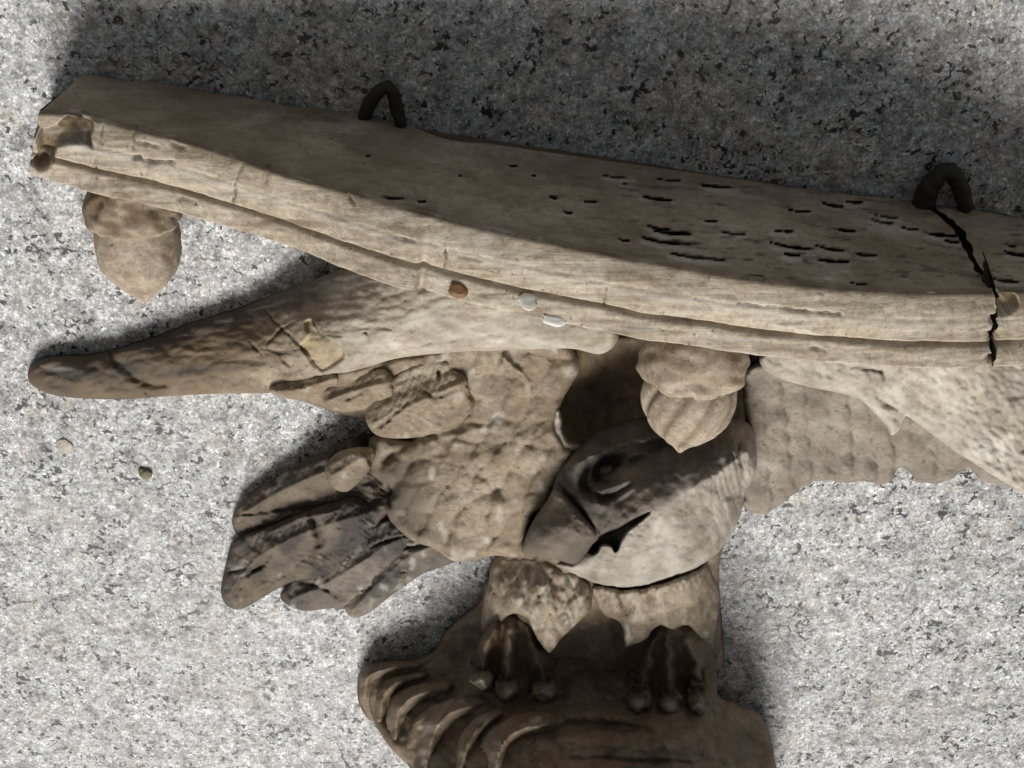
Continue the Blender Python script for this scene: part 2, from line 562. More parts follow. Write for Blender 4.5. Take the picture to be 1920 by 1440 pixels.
# slits and gouges torn in the top face, along the grain
SLITS = []
for x, y, L, w in [(1232, 372, 60, 4), (1160, 332, 60, 3), (1255, 337, 44, 2.5), (1330, 348, 34, 3), (1040, 370, 16, 2.5), (1105, 378, 30, 2.5), (1065, 398, 18, 2.5),
                   (1240, 428, 54, 3.5), (1262, 436, 70, 5), (1240, 452, 70, 4.5), (1285, 457, 40, 4), (1310, 482, 110, 4), (1375, 437, 46, 3.5), (1468, 433, 46, 4),
                   (1485, 462, 80, 5), (1485, 477, 36, 5), (1560, 466, 64, 3.5), (1625, 477, 38, 3.5), (1562, 489, 66, 4.5), (1600, 378, 46, 4), (1560, 384, 40, 3), (1655, 416, 44, 5), (1705, 428, 40, 4),
                   (1590, 432, 40, 3), (1765, 440, 60, 4), (1785, 453, 26, 4), (1610, 532, 40, 3.5), (1420, 520, 22, 3.5), (1350, 350, 70, 2.5), (1180, 345, 30, 2), (1905, 476, 44, 4), (1885, 526, 50, 4), (1900, 462, 30, 2),
                   (790, 378, 16, 2), (740, 372, 40, 2.5), (690, 292, 12, 2), (960, 310, 20, 2), (1170, 450, 24, 2), (1660, 405, 60, 2.5), (1500, 395, 40, 2), (1330, 414, 30, 2), (870, 330, 26, 1.6), (1010, 330, 24, 1.6)]:
    a = 0.13 + 0.06 * math.sin(x)
    SLITS.append(([(x - L / 2, y - a * L / 2), (x - L * 0.1, y + 1.5), (x + L / 2, y + a * L / 2)], w, L))
CRACK_T = [(1735, 372), (1752, 392), (1778, 412), (1800, 432), (1811, 455), (1818, 478), (1832, 502), (1850, 526), (1868, 549)]
CRACK_F = [(1868, 549), (1871, 570), (1863, 596), (1859, 620), (1861, 650), (1858, 690)]

def slit_f(x, y, pts, w):
    # a torn sliver: widest near one end, ragged along its edges
    c = np.array(pts)
    t = (x - c[0, 0]) / (c[-1, 0] - c[0, 0])
    wid = w * 0.62 * np.sqrt(np.clip(t * 1.0, 0, 1)) * np.clip((1 - t) * 2.2, 0, 1)**0.8 * (1 + 1.1 * fbm(x, y * 0 + c[0, 1], 9, 5, 2)) + 0.3
    return np.exp(-(dist_poly(x, y, pts) / wid)**4) * (t > -0.02) * (t < 1.02)
def top_h(x, y):
    z = np.zeros(x.shape)
    for pts, w, L in SLITS:
        z += 0.0022 * (0.35 + 0.65 * (pts[0][0] * 0.37 % 1)) * slit_f(x, y, pts, w)
        z -= 0.0005 * np.exp(-((dist_poly(x, y + 2.2 * w, pts)) / (w * 1.3))**2)
    z += 0.0006 * fbm(x, y * 4, 60, 3) + 0.0006 * fbm(x, y * 7, 36, 8) * sstep(1050, 1300, x)
    # gently rounded, lightly scooped front arris
    return z
def top_slit(x, y):
    o = np.zeros(x.shape)
    for pts, w, L in SLITS:
        o = np.maximum(o, slit_f(x, y, pts, w) * (0.45 + 0.55 * (pts[0][0] * 0.37 % 1)))
    return o
def top_pale(x, y):
    rim = np.zeros(x.shape)
    for pts, w, L in SLITS:
        rim = np.maximum(rim, (0.25 + 0.5 * (pts[0][0] * 0.73 % 1)) * np.exp(-(dist_poly(x, y - w * 1.7, pts) / (w * 0.9))**2))
    return (rim + bump(x, y, [(1310, 489, 45, 5, 6, 0.8), (1240, 445, 20, 5, 6, 0.4), (1390, 366, 55, 4, 8, 0.6), (855, 268, 45, 3, 6, 0.5),
                        (1680, 433, 60, 8, 8, 0.45), (1550, 522, 14, 4, 8, 0.8), (1585, 508, 12, 3, 5, 0.8), (1650, 560, 40, 4, 5, 0.5),
                        (1640, 418, 30, 4, 8, 0.5), (1365, 422, 20, 5, 8, 0.4)]))
def top_crack(x, y):
    return top_slit(x, y)

def arc_x(curve, x):
    return np.interp(x, curve[:, 0], curve[:, 1])

FRONT = []
def board_piece(name, cut_lo, cut_hi):
    """One length of the board between two picture-x limits given as polylines (top, front)."""
    up = [(p[0], p[1]) for p in UP if (cut_lo is None or p[0] > cut_lo[0][-1][0] + 4) and (cut_hi is None or p[0] < cut_hi[0][-1][0] - 4)]
    bk = [p for p in BK if (cut_lo is None or p[0] > cut_lo[0][0][0] + 4) and (cut_hi is None or p[0] < cut_hi[0][0][0] - 4)]
    bkc = catmull(bk, 6, False).tolist()
    poly = bkc + ([list(p) for p in cut_hi[0]] if cut_hi else []) + up[::-1] + ([list(p) for p in cut_lo[0]][::-1] if cut_lo else [])
    out = catmull(poly, 3.5, True, range(len(poly)))
    jit = fbm(out[:, 0], out[:, 1], 14, 4, 2)
    if cut_hi or cut_lo:
        c = np.array((cut_hi or cut_lo)[0])
        near = np.exp(-(dist_poly(out[:, 0], out[:, 1], c) / 6)**2)
        out[:, 0] += jit * 9 * near
    gx, gy = grid_points(out, 3.5)
    n = len(out)
    pts = [Vector(p) for p in out] + [Vector(p) for p in np.stack([gx, gy], -1)]
    vs, es, fs, *_ = delaunay_2d_cdt(pts, [(i, (i + 1) % n) for i in range(n)], [], 1, 1e-5)
    x = np.array([p[0] for p in vs]); y = np.array([p[1] for p in vs])
    V = Q(x, y, top_h(x, y))
    V[:, 2] = np.maximum(V[:, 2], 0.0006)
    F = [list(f) for f in fs]
    slit, pale = top_slit(x, y), top_pale(x, y)
    streak = sstep(.28, .55, fbm(x * .16, (y - x * .13) * 1.6, 9, 93, 3)) * (0.30 + 0.45 * sstep(1000, 1300, x))
    slit = np.maximum(slit, streak * .8)
    dfront = dist_poly(x, y, np.array(up))
    brown = 0.46 + 0.45 * fbm(x, y * 3, 120, 31) + 0.35 * np.exp(-(dfront / 9)**2)
    at = {'crack': [slit], 'pale': [pale], 'brown': [np.clip(brown, 0, 1)], 'raw': [0 * x], 'soot_shade': [0 * x]}
    VV = [V]
    # front face: moulding swept along the two edges
    x0 = 72 if cut_lo is None else None
    nv = 54
    us = np.linspace(0, 1, 560 if cut_lo is None else 80)
    v = np.linspace(0, 1, nv)
    hi = cut_hi[1] if cut_hi else None
    lo = cut_lo[1] if cut_lo else None
    # curves reparametrised by arc length
    def resamp(c, n):
        s = np.concatenate([[0], np.cumsum(np.linalg.norm(np.diff(c, axis=0), axis=1))])
        t = np.linspace(0, s[-1], n)
        return np.stack([np.interp(t, s, c[:, 0]), np.interp(t, s, c[:, 1])], -1)
    cu = np.array([p for p in UP if (lo is None or p[0] > lo[0][0]) and (hi is None or p[0] < hi[0][0])])
    cl = np.array([p for p in LO if (lo is None or p[0] > lo[-1][0]) and (hi is None or p[0] < hi[-1][0])])
    if hi is not None:
        cu = np.vstack([cu, hi[0]]); cl = np.vstack([cl, hi[-1]])
    if lo is not None:
        cu = np.vstack([lo[0], cu]); cl = np.vstack([lo[-1], cl])
    cu, cl = resamp(cu, len(us)), resamp(cl, len(us))
    Pu, Pl = Q(cu[:, 0], cu[:, 1], np.zeros(len(us))), Q(cl[:, 0], cl[:, 1], np.full(len(us), BTH))
    gridx = cu[:, None, 0] * (1 - v) + cl[:, None, 0] * v
    gridy = cu[:, None, 1] * (1 - v) + cl[:, None, 1] * v
    # bend the broken edges along the crack line
    for c, endi in ((hi, -1), (lo, 0)):
        if c is None: continue
        c = np.array(c)
        target = np.interp(gridy[endi], c[:, 1], c[:, 0]) + fbm(gridy[endi], gridy[endi] * 0 + 40 * endi, 9, 6, 3) * 6
        dx = target - gridx[endi]
        wgt = np.exp(-((np.arange(len(us)) - (len(us) - 1 if endi == -1 else 0)) / 5.0)**2)
        gridx += wgt[:, None] * dx[None]
    Pg = Pu[:, None] * (1 - v)[None, :, None] + Pl[:, None] * v[None, :, None]
    # profile (metres outward): fascia, fine quirk, deep quirk, lower bead
    vv = v[None, :] + 0 * gridx
    prof = (0.0008 * np.sin(np.clip(vv / 0.30, 0, 1) * math.pi / 2) + 0.0006 * np.sin(np.clip((vv - 0.02) / 0.6, 0, 1) * math.pi)
            - 0.0002 * np.exp(-((vv - 0.30) / 0.022)**2)
            - 0.0016 * np.exp(-((vv - 0.645) / 0.026)**2)
            + 0.0002 * sstep(0.64, 0.90, vv)
            - 0.0013 * np.clip((0.03 - vv) / 0.03, 0, 1)**2
            - 0.0035 * np.clip((vv - 0.94) / 0.06, 0, 1)**2)
    prof += 0.0004 * fbm(gridx, gridy * 5, 70, 12) + 0.00015 * fbm(gridx, gridy, 14, 14)
    crack = np.zeros(gridx.shape); raw = crack.copy(); brown = crack.copy(); palef = crack.copy()
    # drying checks straight across the moulding
    for pts, w, dep in [([(446, 328), (440, 372)], 2.2, 1.0), ([(837, 445), (834, 500)], 2.0, 0.9), ([(1139, 530), (1133, 570)], 1.8, 0.6), ([(253, 243), (251, 270)], 2, 0.7),
                        ([(193, 234), (191, 258)], 1.8, 0.6), ([(180, 290), (181, 330)], 1.8, 0.5), ([(278, 300), (277, 328)], 1.6, 0.4), ([(455, 305), (447, 325)], 3.5, 0.5), ([(503, 316), (502, 335)], 3, 0.5),
                        ([(253, 288), (290, 298), (328, 297)], 3.5, 0.8), ([(258, 262), (300, 272)], 3, 0.6), ([(320, 268), (350, 280)], 4, 0.5), ([(1385, 560), (1480, 572), (1575, 581)], 2.5, 0.7), ([(1520, 648), (1548, 652)], 2.5, 0.6),
                        ([(738, 436), (775, 442)], 2.5, 0.6), ([(655, 366), (665, 380)], 3, 0.8), ([(1815, 610), (1850, 600)], 2, 0.3), ([(335, 367), (370, 372)], 3, 0.5), ([(860, 470), (900, 480)], 2.4, 0.4), ([(1040, 500), (1075, 506)], 2, 0.3)]:
        q = dist_poly(gridx + 5 * fbm(gridx, gridy, 12, 77, 2), gridy + 3 * fbm(gridx, gridy, 12, 79, 2), pts)
        e = np.exp(-(q / (w * (0.7 + 0.9 * fbm(gridx, gridy, 10, 83, 2))))**2)
        prof -= 0.0014 * dep * e
        crack = np.maximum(crack, e * dep * 0.85)
    # dirt packed in the deep quirk
    brown = np.maximum(brown, 0.85 * np.exp(-((vv - 0.645) / 0.03)**2) * (0.75 + 0.7 * fbm(gridx, gridy, 60, 3)))
    brown = np.maximum(brown, (0.6 * np.exp(-((vv - 0.0) / 0.05)**2)))
    brown = np.maximum(brown, 0.6 * sstep(0.1, 0.6, fbm(gridx * 0.35, gridy * 3, 26, 41)))
    palef = 0.5 * sstep(0.15, 0.5, fbm(gridx * 0.4, gridy * 3, 30, 47)) + 0.4 * np.exp(-((vv - 0.35) / 0.05)**2)  # pale blotches, and a ridge highlight painted along the moulding
    if lo is None:    # corner broken away at the left end, bare brown wood behind
        chip = [(60, 208), (78, 232), (105, 231), (125, 218), (170, 226), (178, 234), (172, 246), (176, 270), (168, 264), (140, 262), (112, 267), (106, 280), (98, 303), (80, 316), (58, 300), (72, 280)]
        c = catmull(chip, 4, True)
        inn = inside(gridx, gridy, c)
        dd = dist_poly(gridx, gridy, c, True)
        k = np.where(inn, sstep(0, 4, dd), 0)
        prof -= k * (0.0036 + 0.0022 * fbm(gridx, gridy, 22, 55))
        raw = k * (0.12 + 0.4 * fbm(gridx, gridy, 30, 5))
        brown = np.where(inn, np.maximum(1.0 * k, brown), brown)
        crack = np.maximum(crack, k * np.clip(.25 + .7 * fbm(gridx, gridy, 18, 59), 0, .6))
        crack = np.maximum(crack, np.exp(-(dd / 2.6)**2) * 0.6 * (gridy > 240) * (gridx > 100))
        crack = np.maximum(crack, np.exp(-(dist_poly(gridx, gridy, [(74, 305), (84, 303)]) / 7)**2))
    else:
        chip = catmull([(1868, 552), (1905, 553), (1907, 570), (1880, 586), (1872, 580)], 4, True)
        inn = inside(gridx, gridy, chip)
        k = np.where(inn, sstep(0, 3, dist_poly(gridx, gridy, chip, True)), 0)
        prof -= k * 0.003
        raw = k * 0.8
    for c in (hi, lo):
        if c is not None:
            raw = np.maximum(raw, np.exp(-dist_poly(gridx, gridy, c) / 7) * sstep(.0, .35, fbm(gridx, gridy, 16, 97)) * .9)
            prof -= 0.0022 * np.exp(-dist_poly(gridx, gridy, c) / 5) * sstep(.0, .35, fbm(gridx, gridy, 16, 97))
    OUTD = np.array([0, -0.35, 0.937])
    Pg = Pg + prof[..., None] * OUTD
    FRONT.append(Pg.reshape(-1, 3).copy())
    # shift along the board where the break bends the edge
    shift = gridx - (cu[:, None, 0] * (1 - v) + cl[:, None, 0] * v)
    Pg = Pg + (shift / 7000)[..., None] * UB
    o0 = len(V)
    VV.append(Pg.reshape(-1, 3))
    nu = len(us)
    for i in range(nu - 1):
        for j in range(nv - 1):
            F.append([o0 + i * nv + j, o0 + i * nv + j + 1, o0 + (i + 1) * nv + j + 1, o0 + (i + 1) * nv + j])
    at['crack'].append(crack.ravel()); at['raw'].append(raw.ravel()); at['brown'].append(np.clip(brown, 0, 1).ravel())
    at['pale'].append(np.clip(palef, 0, 1).ravel()); at['soot_shade'].append(np.zeros(crack.size))
    # underside, back and broken ends
    o1 = o0 + nu * nv
    low = Pg[:, -1].copy(); low[:, 2] = 0.0006; low += NB * -0.001
    VV.append(low)
    for i in range(nu - 1):
        F.append([o0 + i * nv + nv - 1, o1 + i, o1 + i + 1, o0 + (i + 1) * nv + nv - 1])
    topb = Pg[:, 0].copy(); topb[:, 2] = 0.0006; topb += NB * 0.0015
    o2 = o1 + nu
    VV.append(topb)
    for i in range(nu - 1):
        F.append([o1 + i, o2 + i, o2 + i + 1, o1 + i + 1])
    at['crack'].append(np.zeros(2 * nu)); at['brown'].append(np.full(2 * nu, 0.7))
    cnt = o2 + nu
    for e in (0, nu - 1):
        broken = (e == 0 and lo is not None) or (e > 0 and hi is not None)
        if broken:      # torn end grain running back into the wood
            VV.append(Pg[e].copy()); VV.append(Pg[e] - OUTD * 0.012)
            at['crack'].append(np.full(2 * nv, 0.75)); at['brown'].append(np.full(2 * nv, 1.0))
            for j in range(nv - 1):
                F.append([cnt + j, cnt + j + 1, cnt + nv + j + 1, cnt + nv + j])
            cnt += 2 * nv
        else:
            F.append([o0 + e * nv + j for j in range(nv)] + [o1 + e, o2 + e])
    # wall of the top face going a little into the wood at a break
    if cut_hi or cut_lo:
        o3 = cnt + n
        VV.append(V[:n].copy()); VV.append(Q(out[:, 0], out[:, 1], np.full(n, 0.009)))
        at['crack'].append(np.full(2 * n, 0.75)); at['brown'].append(np.full(2 * n, 1.0))
        for i in range(n):
            F.append([cnt + i, cnt + (i + 1) % n, o3 + (i + 1) % n, o3 + i])
    attrs = {k: np.concatenate(a) for k, a in at.items()}
    return link_mesh(name, np.vstack(VV), F, M_BOARD, root, None, attrs)

def off(pl, dx, dy=0): return [(p[0] + dx, p[1] + dy) for p in pl]
b1 = board_piece('shelf_board', None, (off(CRACK_T, -6, 1), off(CRACK_F, -5)))
b2 = board_piece('shelf_board', (off(CRACK_T, 7, -1), off(CRACK_F, 5)), None)
core = []
for x_, yt, yf in ((1690, 376, 549), (1800, 384, 549), (1930, 396, 546)):
    for o_ in (0.0045, BTH - 0.003):
        zf = Q(np.array(float(x_)), np.array(float(yf)), 0.0)[2] - 0.006
        b_ = Q(np.array(float(x_)), np.array(float(yf)), 0.0)
        core += [[b_[0] + NB[0] * o_, b_[1] + NB[1] * o_, 0.001], [b_[0] + NB[0] * o_, b_[1] + NB[1] * o_, zf]]
cf = []
for k in (0, 4):
    cf += [[k, k + 1, k + 5, k + 4], [k + 2, k + 6, k + 7, k + 3], [k + 1, k + 3, k + 7, k + 5], [k, k + 4, k + 6, k + 2]]
cf += [[0, 2, 3, 1], [8, 9, 11, 10]]
link_mesh('split_heartwood', core, cf, M_CORE, b1, smooth=False)
b2['label'] = 'short right end of the board beyond the open crack'

# nail head and flecks of paint on the lower bead
def disc(name, cx, cy, off_, rx, ry, mat, parent, lift=0.0009, seed=0, jag=0.0):
    """Small domed chip lying on a surface, at picture point cx, cy."""
    V, F = [], []
    ry_ = rays(cx, cy)
    ap = FRONT[0] - CAM
    tl = ap @ ry_ / (ry_ @ ry_)
    k_ = np.argmin(((ap - tl[:, None] * ry_)**2).sum(-1))     # the moulding's surface just there
    c = FRONT[0][k_] + np.array([0, -0.35, 0.937]) * 0.0003
    ex = UB; ey = np.array([0, -0.85, 0.52]); ez = np.cross(ex, ey); ez *= np.sign(ez[2])
    k = 18
    for ring, (f, hh) in enumerate(((1.08, -0.0012), (1.0, lift * 0.6), (0.6, lift))):
        for i in range(k):
            a = 2 * math.pi * i / k
            j = 1 + jag * (hash2(np.float64(i // 2), np.float64(seed), 3) - 0.5)
            V.append(c + ex * rx * f * j * math.cos(a) - ey * ry * f * j * math.sin(a) + ez * hh)
    for r in range(2):
        for i in range(k):
            F.append([r * k + i, r * k + (i + 1) % k, (r + 1) * k + (i + 1) % k, (r + 1) * k + i])
    F.append([2 * k + i for i in range(k)]); F.append(list(range(k)))
    return link_mesh(name, V, F, mat, parent, smooth=False)

disc('nail_head', 859, 543, BTH * 0.93, 0.0021, 0.0017, M_RUST, root, 0.0009, 1, 0.25)
disc('paint_fleck', 991, 563, BTH * 0.84, 0.0018, 0.0017, M_PLASTER, root, 0.0003, 2, 0.6)

# ---- hanging loops on the back edge ---------------------------------------------------------------
def wpts(l): return [P(np.array(a), np.array(b), np.array(c)) for a, b, c in l]
tube('hanging_loop', wpts([(683, 222, .35), (690, 200, .4), (700, 184, .45), (714, 168, .5), (728, 164, .5), (738, 178, .45), (743, 200, .4), (753, 236, .35)]),
     [.0016, .0019, .0017, .0016, .0016, .0016, .0017, .0015], M_IRON, root, 14, None, 0.05, 0.05)
tube('hanging_loop', wpts([(1730, 388, .3), (1742, 352, .35), (1756, 334, .4), (1770, 322, .45), (1782, 322, .45), (1792, 334, .4), (1802, 355, .35), (1812, 392, .3)]),
     [.0028, .0028, .0025, .0022, .0022, .0022, .0022, .0020], M_IRON, root, 14, None, 0.05, 0.05)

# ---- acorns ------------------------------------------------------------------------------------------
def lathe(name, top, axis, prof, mat, parent, disp=None, seg=56, rings=None):
    """Turned shape: prof = [(distance along axis, radius)] in metres; disp(angle, t) scales the radius."""
    pr = catmull(prof, 0.0006, False)
    axis = np.array(axis) / np.linalg.norm(axis)
    e1 = np.cross(axis, [0, 0, 1.0]); e1 /= np.linalg.norm(e1)
    e2 = np.cross(e1, axis); e2 /= np.linalg.norm(e2)
    e2 = e2 if e2[2] > 0 else -e2
    V, F, at = [], [], []
    n = len(pr)
    for i, (s, r) in enumerate(pr):
        for k in range(seg):
            a = 2 * math.pi * k / seg
            d, dirt = disp(a, i / (n - 1)) if disp else (0, 0)
            rr = max(r + d * min(1, r / 0.004), 0.0001)
            V.append(top + axis * s + e1 * rr * math.cos(a) + e2 * rr * math.sin(a))
            at.append(dirt)
    for i in range(n - 1):
        for k in range(seg):
            F.append([i * seg + k, i * seg + (k + 1) % seg, (i + 1) * seg + (k + 1) % seg, (i + 1) * seg + k])
    F.append(list(range(seg))); F.append([(n - 1) * seg + k for k in range(seg)])
    return link_mesh(name, V, F, mat, parent, None, {'brown': np.array(at)})

def nz(a, t, f, seed):
    return float(fbm(np.array(math.cos(a) * f), np.array(math.sin(a) * f + t * f * 1.6), 1.0, seed, 3))

t1 = P(np.array(245), np.array(352), np.array(1.75))
ax1 = np.array([-0.04, -1.0, -0.06])
nut1 = lathe('acorn', t1 + ax1 * 0.0080, ax1, [(0, .0098), (.004, .0104), (.0085, .0104), (.0125, .0096), (.0162, .0076), (.0193, .0049), (.0216, .0026), (.0238, .0005)], M_ACORN, root,
             lambda a, t: (0.0005 * nz(a, t, 2.2, 7) + 0.0004 * nz(a, t, 6, 8), 0.25 * (t < .45) + 1.0 * nz(a, t, 2.4, 2)))
lathe('acorn_cap', t1, ax1, [(-.004, .0080), (-.002, .0094), (.000, .0104), (.003, .0112), (.006, .0115), (.0082, .0114), (.0092, .0103), (.0090, .008)], M_ACORN, nut1,
      lambda a, t: (0.0018 * nz(a, t, 1.7, 17) + 0.0016 * nz(a, t, 5.0, 18), 0.55 * (t < .8) + 1.4 * nz(a, t, 3.4, 4)))

t2 = P(np.array(1313), np.array(606), np.array(5.3))
ax2 = np.array([-0.05, -1.0, -0.10])
def swirl(a, t):
    g = 0.5 + 0.5 * math.cos(9 * (a + 1.1 * t))
    return (-0.0011 * g**6 * min(1, (1 - t) * 4) + 0.0005 * nz(a, t, 2, 9), 0.75 * g**6)
nut2 = lathe('acorn', t2 + ax2 * 0.0132, ax2, [(0, .0094), (.003, .0108), (.007, .0112), (.011, .0107), (.0150, .0087), (.0184, .0056), (.0210, .0028), (.0240, .0005)], M_ACORN, root, swirl, 96)
lathe('acorn_cap', t2, ax2, [(-.002, .0085), (.0005, .0105), (.004, .0121), (.008, .0126), (.0115, .0122), (.0143, .0108), (.0150, .0085)], M_ACORN, nut2,
      lambda a, t: (0.0030 * nz(a, t, 1.5, 23) + 0.0014 * nz(a, t, 4.5, 24), 0.15 + 1.1 * nz(a, t, 3.2, 6)))

# ---- left wing -----------------------------------------------------------------------------------------
zw = tps([(520, 740, 1.5), (650, 720, 2.1), (900, 680, 3.0), (1050, 660, 3.3), (700, 790, 1.2), (850, 790, 2.4), (1035, 800, 3.2), (620, 950, 1.0), (800, 900, 2.2),
          (950, 900, 2.9), (1030, 900, 3.2), (600, 1050, 1.2), (800, 1040, 1.9), (950, 1030, 2.6), (760, 840, 1.8)])
random.seed(4)
W_B = [(random.uniform(700, 1040), random.uniform(820, 1040), random.uniform(14, 34), random.uniform(9, 18), random.uniform(-50, 10), random.uniform(0.02, 0.07)) for _ in range(46)]
def wing_h(x, y):
    return (zw(x, y) + bump(x, y, W_B) + .30 * plumage(x, y, 84, 50, 152, 3) + 0.16 * fbm(x, y, 60, 2) + 0.05 * fbm(x, y, 16, 5, 2)
            - groove(x, y, [([(720, 812), (800, 818), (860, 800), (930, 790)], 9, .16), ([(935, 655), (965, 690), (995, 720)], 4, -.15),
                            ([(700, 810), (740, 785), (770, 755)], 3, .2), ([(760, 838), (740, 850), (710, 872)], 8, .3), ([(728, 905), (732, 955)], 3, .25),
                            ([(850, 880), (910, 900), (950, 940)], 9, .07), ([(860, 960), (900, 930), (960, 910)], 9, .08), ([(770, 870), (830, 850), (900, 850)], 10, .09)]))
wing = sculpt('wing', [(505, 728), (560, 712), (640, 690), (780, 662), (900, 640), (1000, 632), (1060, 640), (1085, 690), (1055, 750), (1045, 800), (1063, 836), (1075, 850), (1062, 880), (1040, 915), (1030, 945), (1000, 962),
                       (985, 1010), (990, 1048), (930, 1042), (880, 1052), (850, 1052), (815, 1030), (770, 1012), (738, 985), (722, 950), (735, 920), (700, 890), (690, 855), (692, 826), (705, 815), (770, 822)], wing_h, M_WING, root, 3.5,
              0.2, 5, edge=(16, 0.5), attr={'soot_shade': lambda x, y: bump(x, y, [(745, 930, 60, 90, 0, .8), (860, 780, 24, 8, -12, .4)]), 'brown': lambda x, y: 0.25 + 0.6 * fbm(x, y, 70, 11) + 0.35 * sstep(.1, .5, fbm(x, y, 22, 14)),
                    'pale': lambda x, y: 0.55 * sstep(.2, .55, fbm(x, y, 26, 19)) * sstep(700, 800, x), 'crack': lambda x, y: np.exp(-(dist_poly(x, y, [(728, 910), (731, 950)]) / 2.2)**2) * .7})

# long blade of the wing, running out to the left from under the board
za = tps([(60, 705, 1.2), (150, 690, 1.7), (150, 738, 1.4), (150, 668, 0.8), (300, 680, 2.2), (300, 725, 1.7), (300, 632, 0.9), (450, 665, 2.7), (450, 720, 2.1), (450, 590, 1.2), (560, 640, 3.1), (560, 705, 2.6), (560, 550, 1.6),
          (650, 620, 3.5), (650, 685, 3.1), (650, 525, 2.5), (800, 600, 4.2), (800, 650, 3.7), (800, 545, 4.2), (950, 620, 4.8), (950, 655, 4.3), (1100, 640, 5.2), (1140, 645, 4.9)])
ARM = [(52, 703), (60, 682), (90, 667), (135, 664), (180, 661), (260, 640), (350, 607), (450, 575), (560, 535), (650, 503), (720, 500), (800, 525), (900, 555), (1000, 580), (1100, 600), (1158, 622), (1150, 650), (1124, 664),
       (1080, 655), (1040, 653), (980, 656), (900, 658), (820, 663), (740, 673), (690, 688), (650, 698), (600, 708), (560, 722), (530, 733), (500, 737), (420, 738), (330, 742), (240, 748), (150, 747), (90, 738), (60, 722)]
ARM_CR = [([(495, 580), (520, 610), (555, 640), (590, 690)], 2.2), ([(560, 600), (530, 617), (505, 640), (500, 652)], 1.8), ([(490, 655), (530, 660), (565, 655)], 1.8), ([(415, 680), (460, 677), (495, 682)], 2.6),
          ([(520, 665), (545, 690)], 1.4), ([(205, 660), (208, 668)], 2), ([(465, 640), (490, 665)], 1.5), ([(120, 707), (150, 712)], 3), ([(270, 735), (280, 745)], 1.5), ([(585, 600), (600, 625), (640, 632)], 1.5)]
def arm_h(x, y):
    z = za(x, y) * (0.45 + 0.55 * sstep(420, 720, x)) + .05 * scales(x, y, 46, 16, -8, 43) + 0.14 * fbm(x, y, 50, 22) + 0.04 * fbm(x, y * 2, 20, 29, 2)
    z -= groove(x, y, [(p, w * 1.3, .10) for p, w in ARM_CR])
    z -= groove(x, y, [([(210, 668), (235, 690), (270, 712), (320, 730)], 12, .22), ([(640, 620), (700, 612), (760, 622)], 5, .08), ([(750, 650), (900, 630), (1060, 628)], 8, .12), ([(690, 640), (690, 628), (676, 622)], 3, .1)])
    ch = catmull([(570, 606), (583, 598), (590, 615), (605, 625), (640, 645), (646, 670), (625, 688), (600, 697), (575, 665), (560, 648), (575, 630)], 4)
    z -= np.where(inside(x, y, ch), 0.16 * sstep(0, 4, dist_poly(x, y, ch, True)), 0)
    return z
def chipmask(x, y):
    ch = catmull([(570, 606), (583, 598), (590, 615), (605, 625), (640, 645), (646, 670), (625, 688), (600, 697), (575, 665), (560, 648), (575, 630)], 4)
    return np.where(inside(x, y, ch), 1.0, 0.0)
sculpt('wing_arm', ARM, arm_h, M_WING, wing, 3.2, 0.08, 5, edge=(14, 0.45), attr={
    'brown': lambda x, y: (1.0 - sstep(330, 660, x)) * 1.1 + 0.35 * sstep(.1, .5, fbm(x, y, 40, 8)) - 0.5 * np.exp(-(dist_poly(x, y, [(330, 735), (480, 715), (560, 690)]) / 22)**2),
    'soot_shade': lambda x, y: 0.45 * (1 - sstep(230, 480, x)) * (.8 + fbm(x, y, 40, 61)) + 0.75 * sstep(0, 30, np.interp(x, [50, 300, 560, 650], [690, 668, 596, 545]) - y) * (1 - sstep(600, 700, x)) + bump(x, y, [(120, 700, 50, 10, 5, .8), (250, 690, 60, 20, -5, .7), (350, 695, 60, 9, -12, .7), (440, 690, 60, 7, -6, .5), (95, 725, 30, 8, 10, .4)]),  # sooty streaks, with the shade of the blade's upper side painted in
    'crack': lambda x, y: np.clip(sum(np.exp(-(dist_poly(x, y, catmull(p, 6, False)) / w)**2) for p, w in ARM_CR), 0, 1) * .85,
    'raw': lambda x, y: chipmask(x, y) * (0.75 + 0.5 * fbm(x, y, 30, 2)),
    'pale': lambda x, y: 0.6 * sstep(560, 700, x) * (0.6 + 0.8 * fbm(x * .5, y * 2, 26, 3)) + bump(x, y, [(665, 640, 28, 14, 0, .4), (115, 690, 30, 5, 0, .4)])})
disc('paint_fleck', 1038, 599, 0.0168, 0.0026, 0.0011, M_FLECK, root, 0.0004, 5, 0.3)

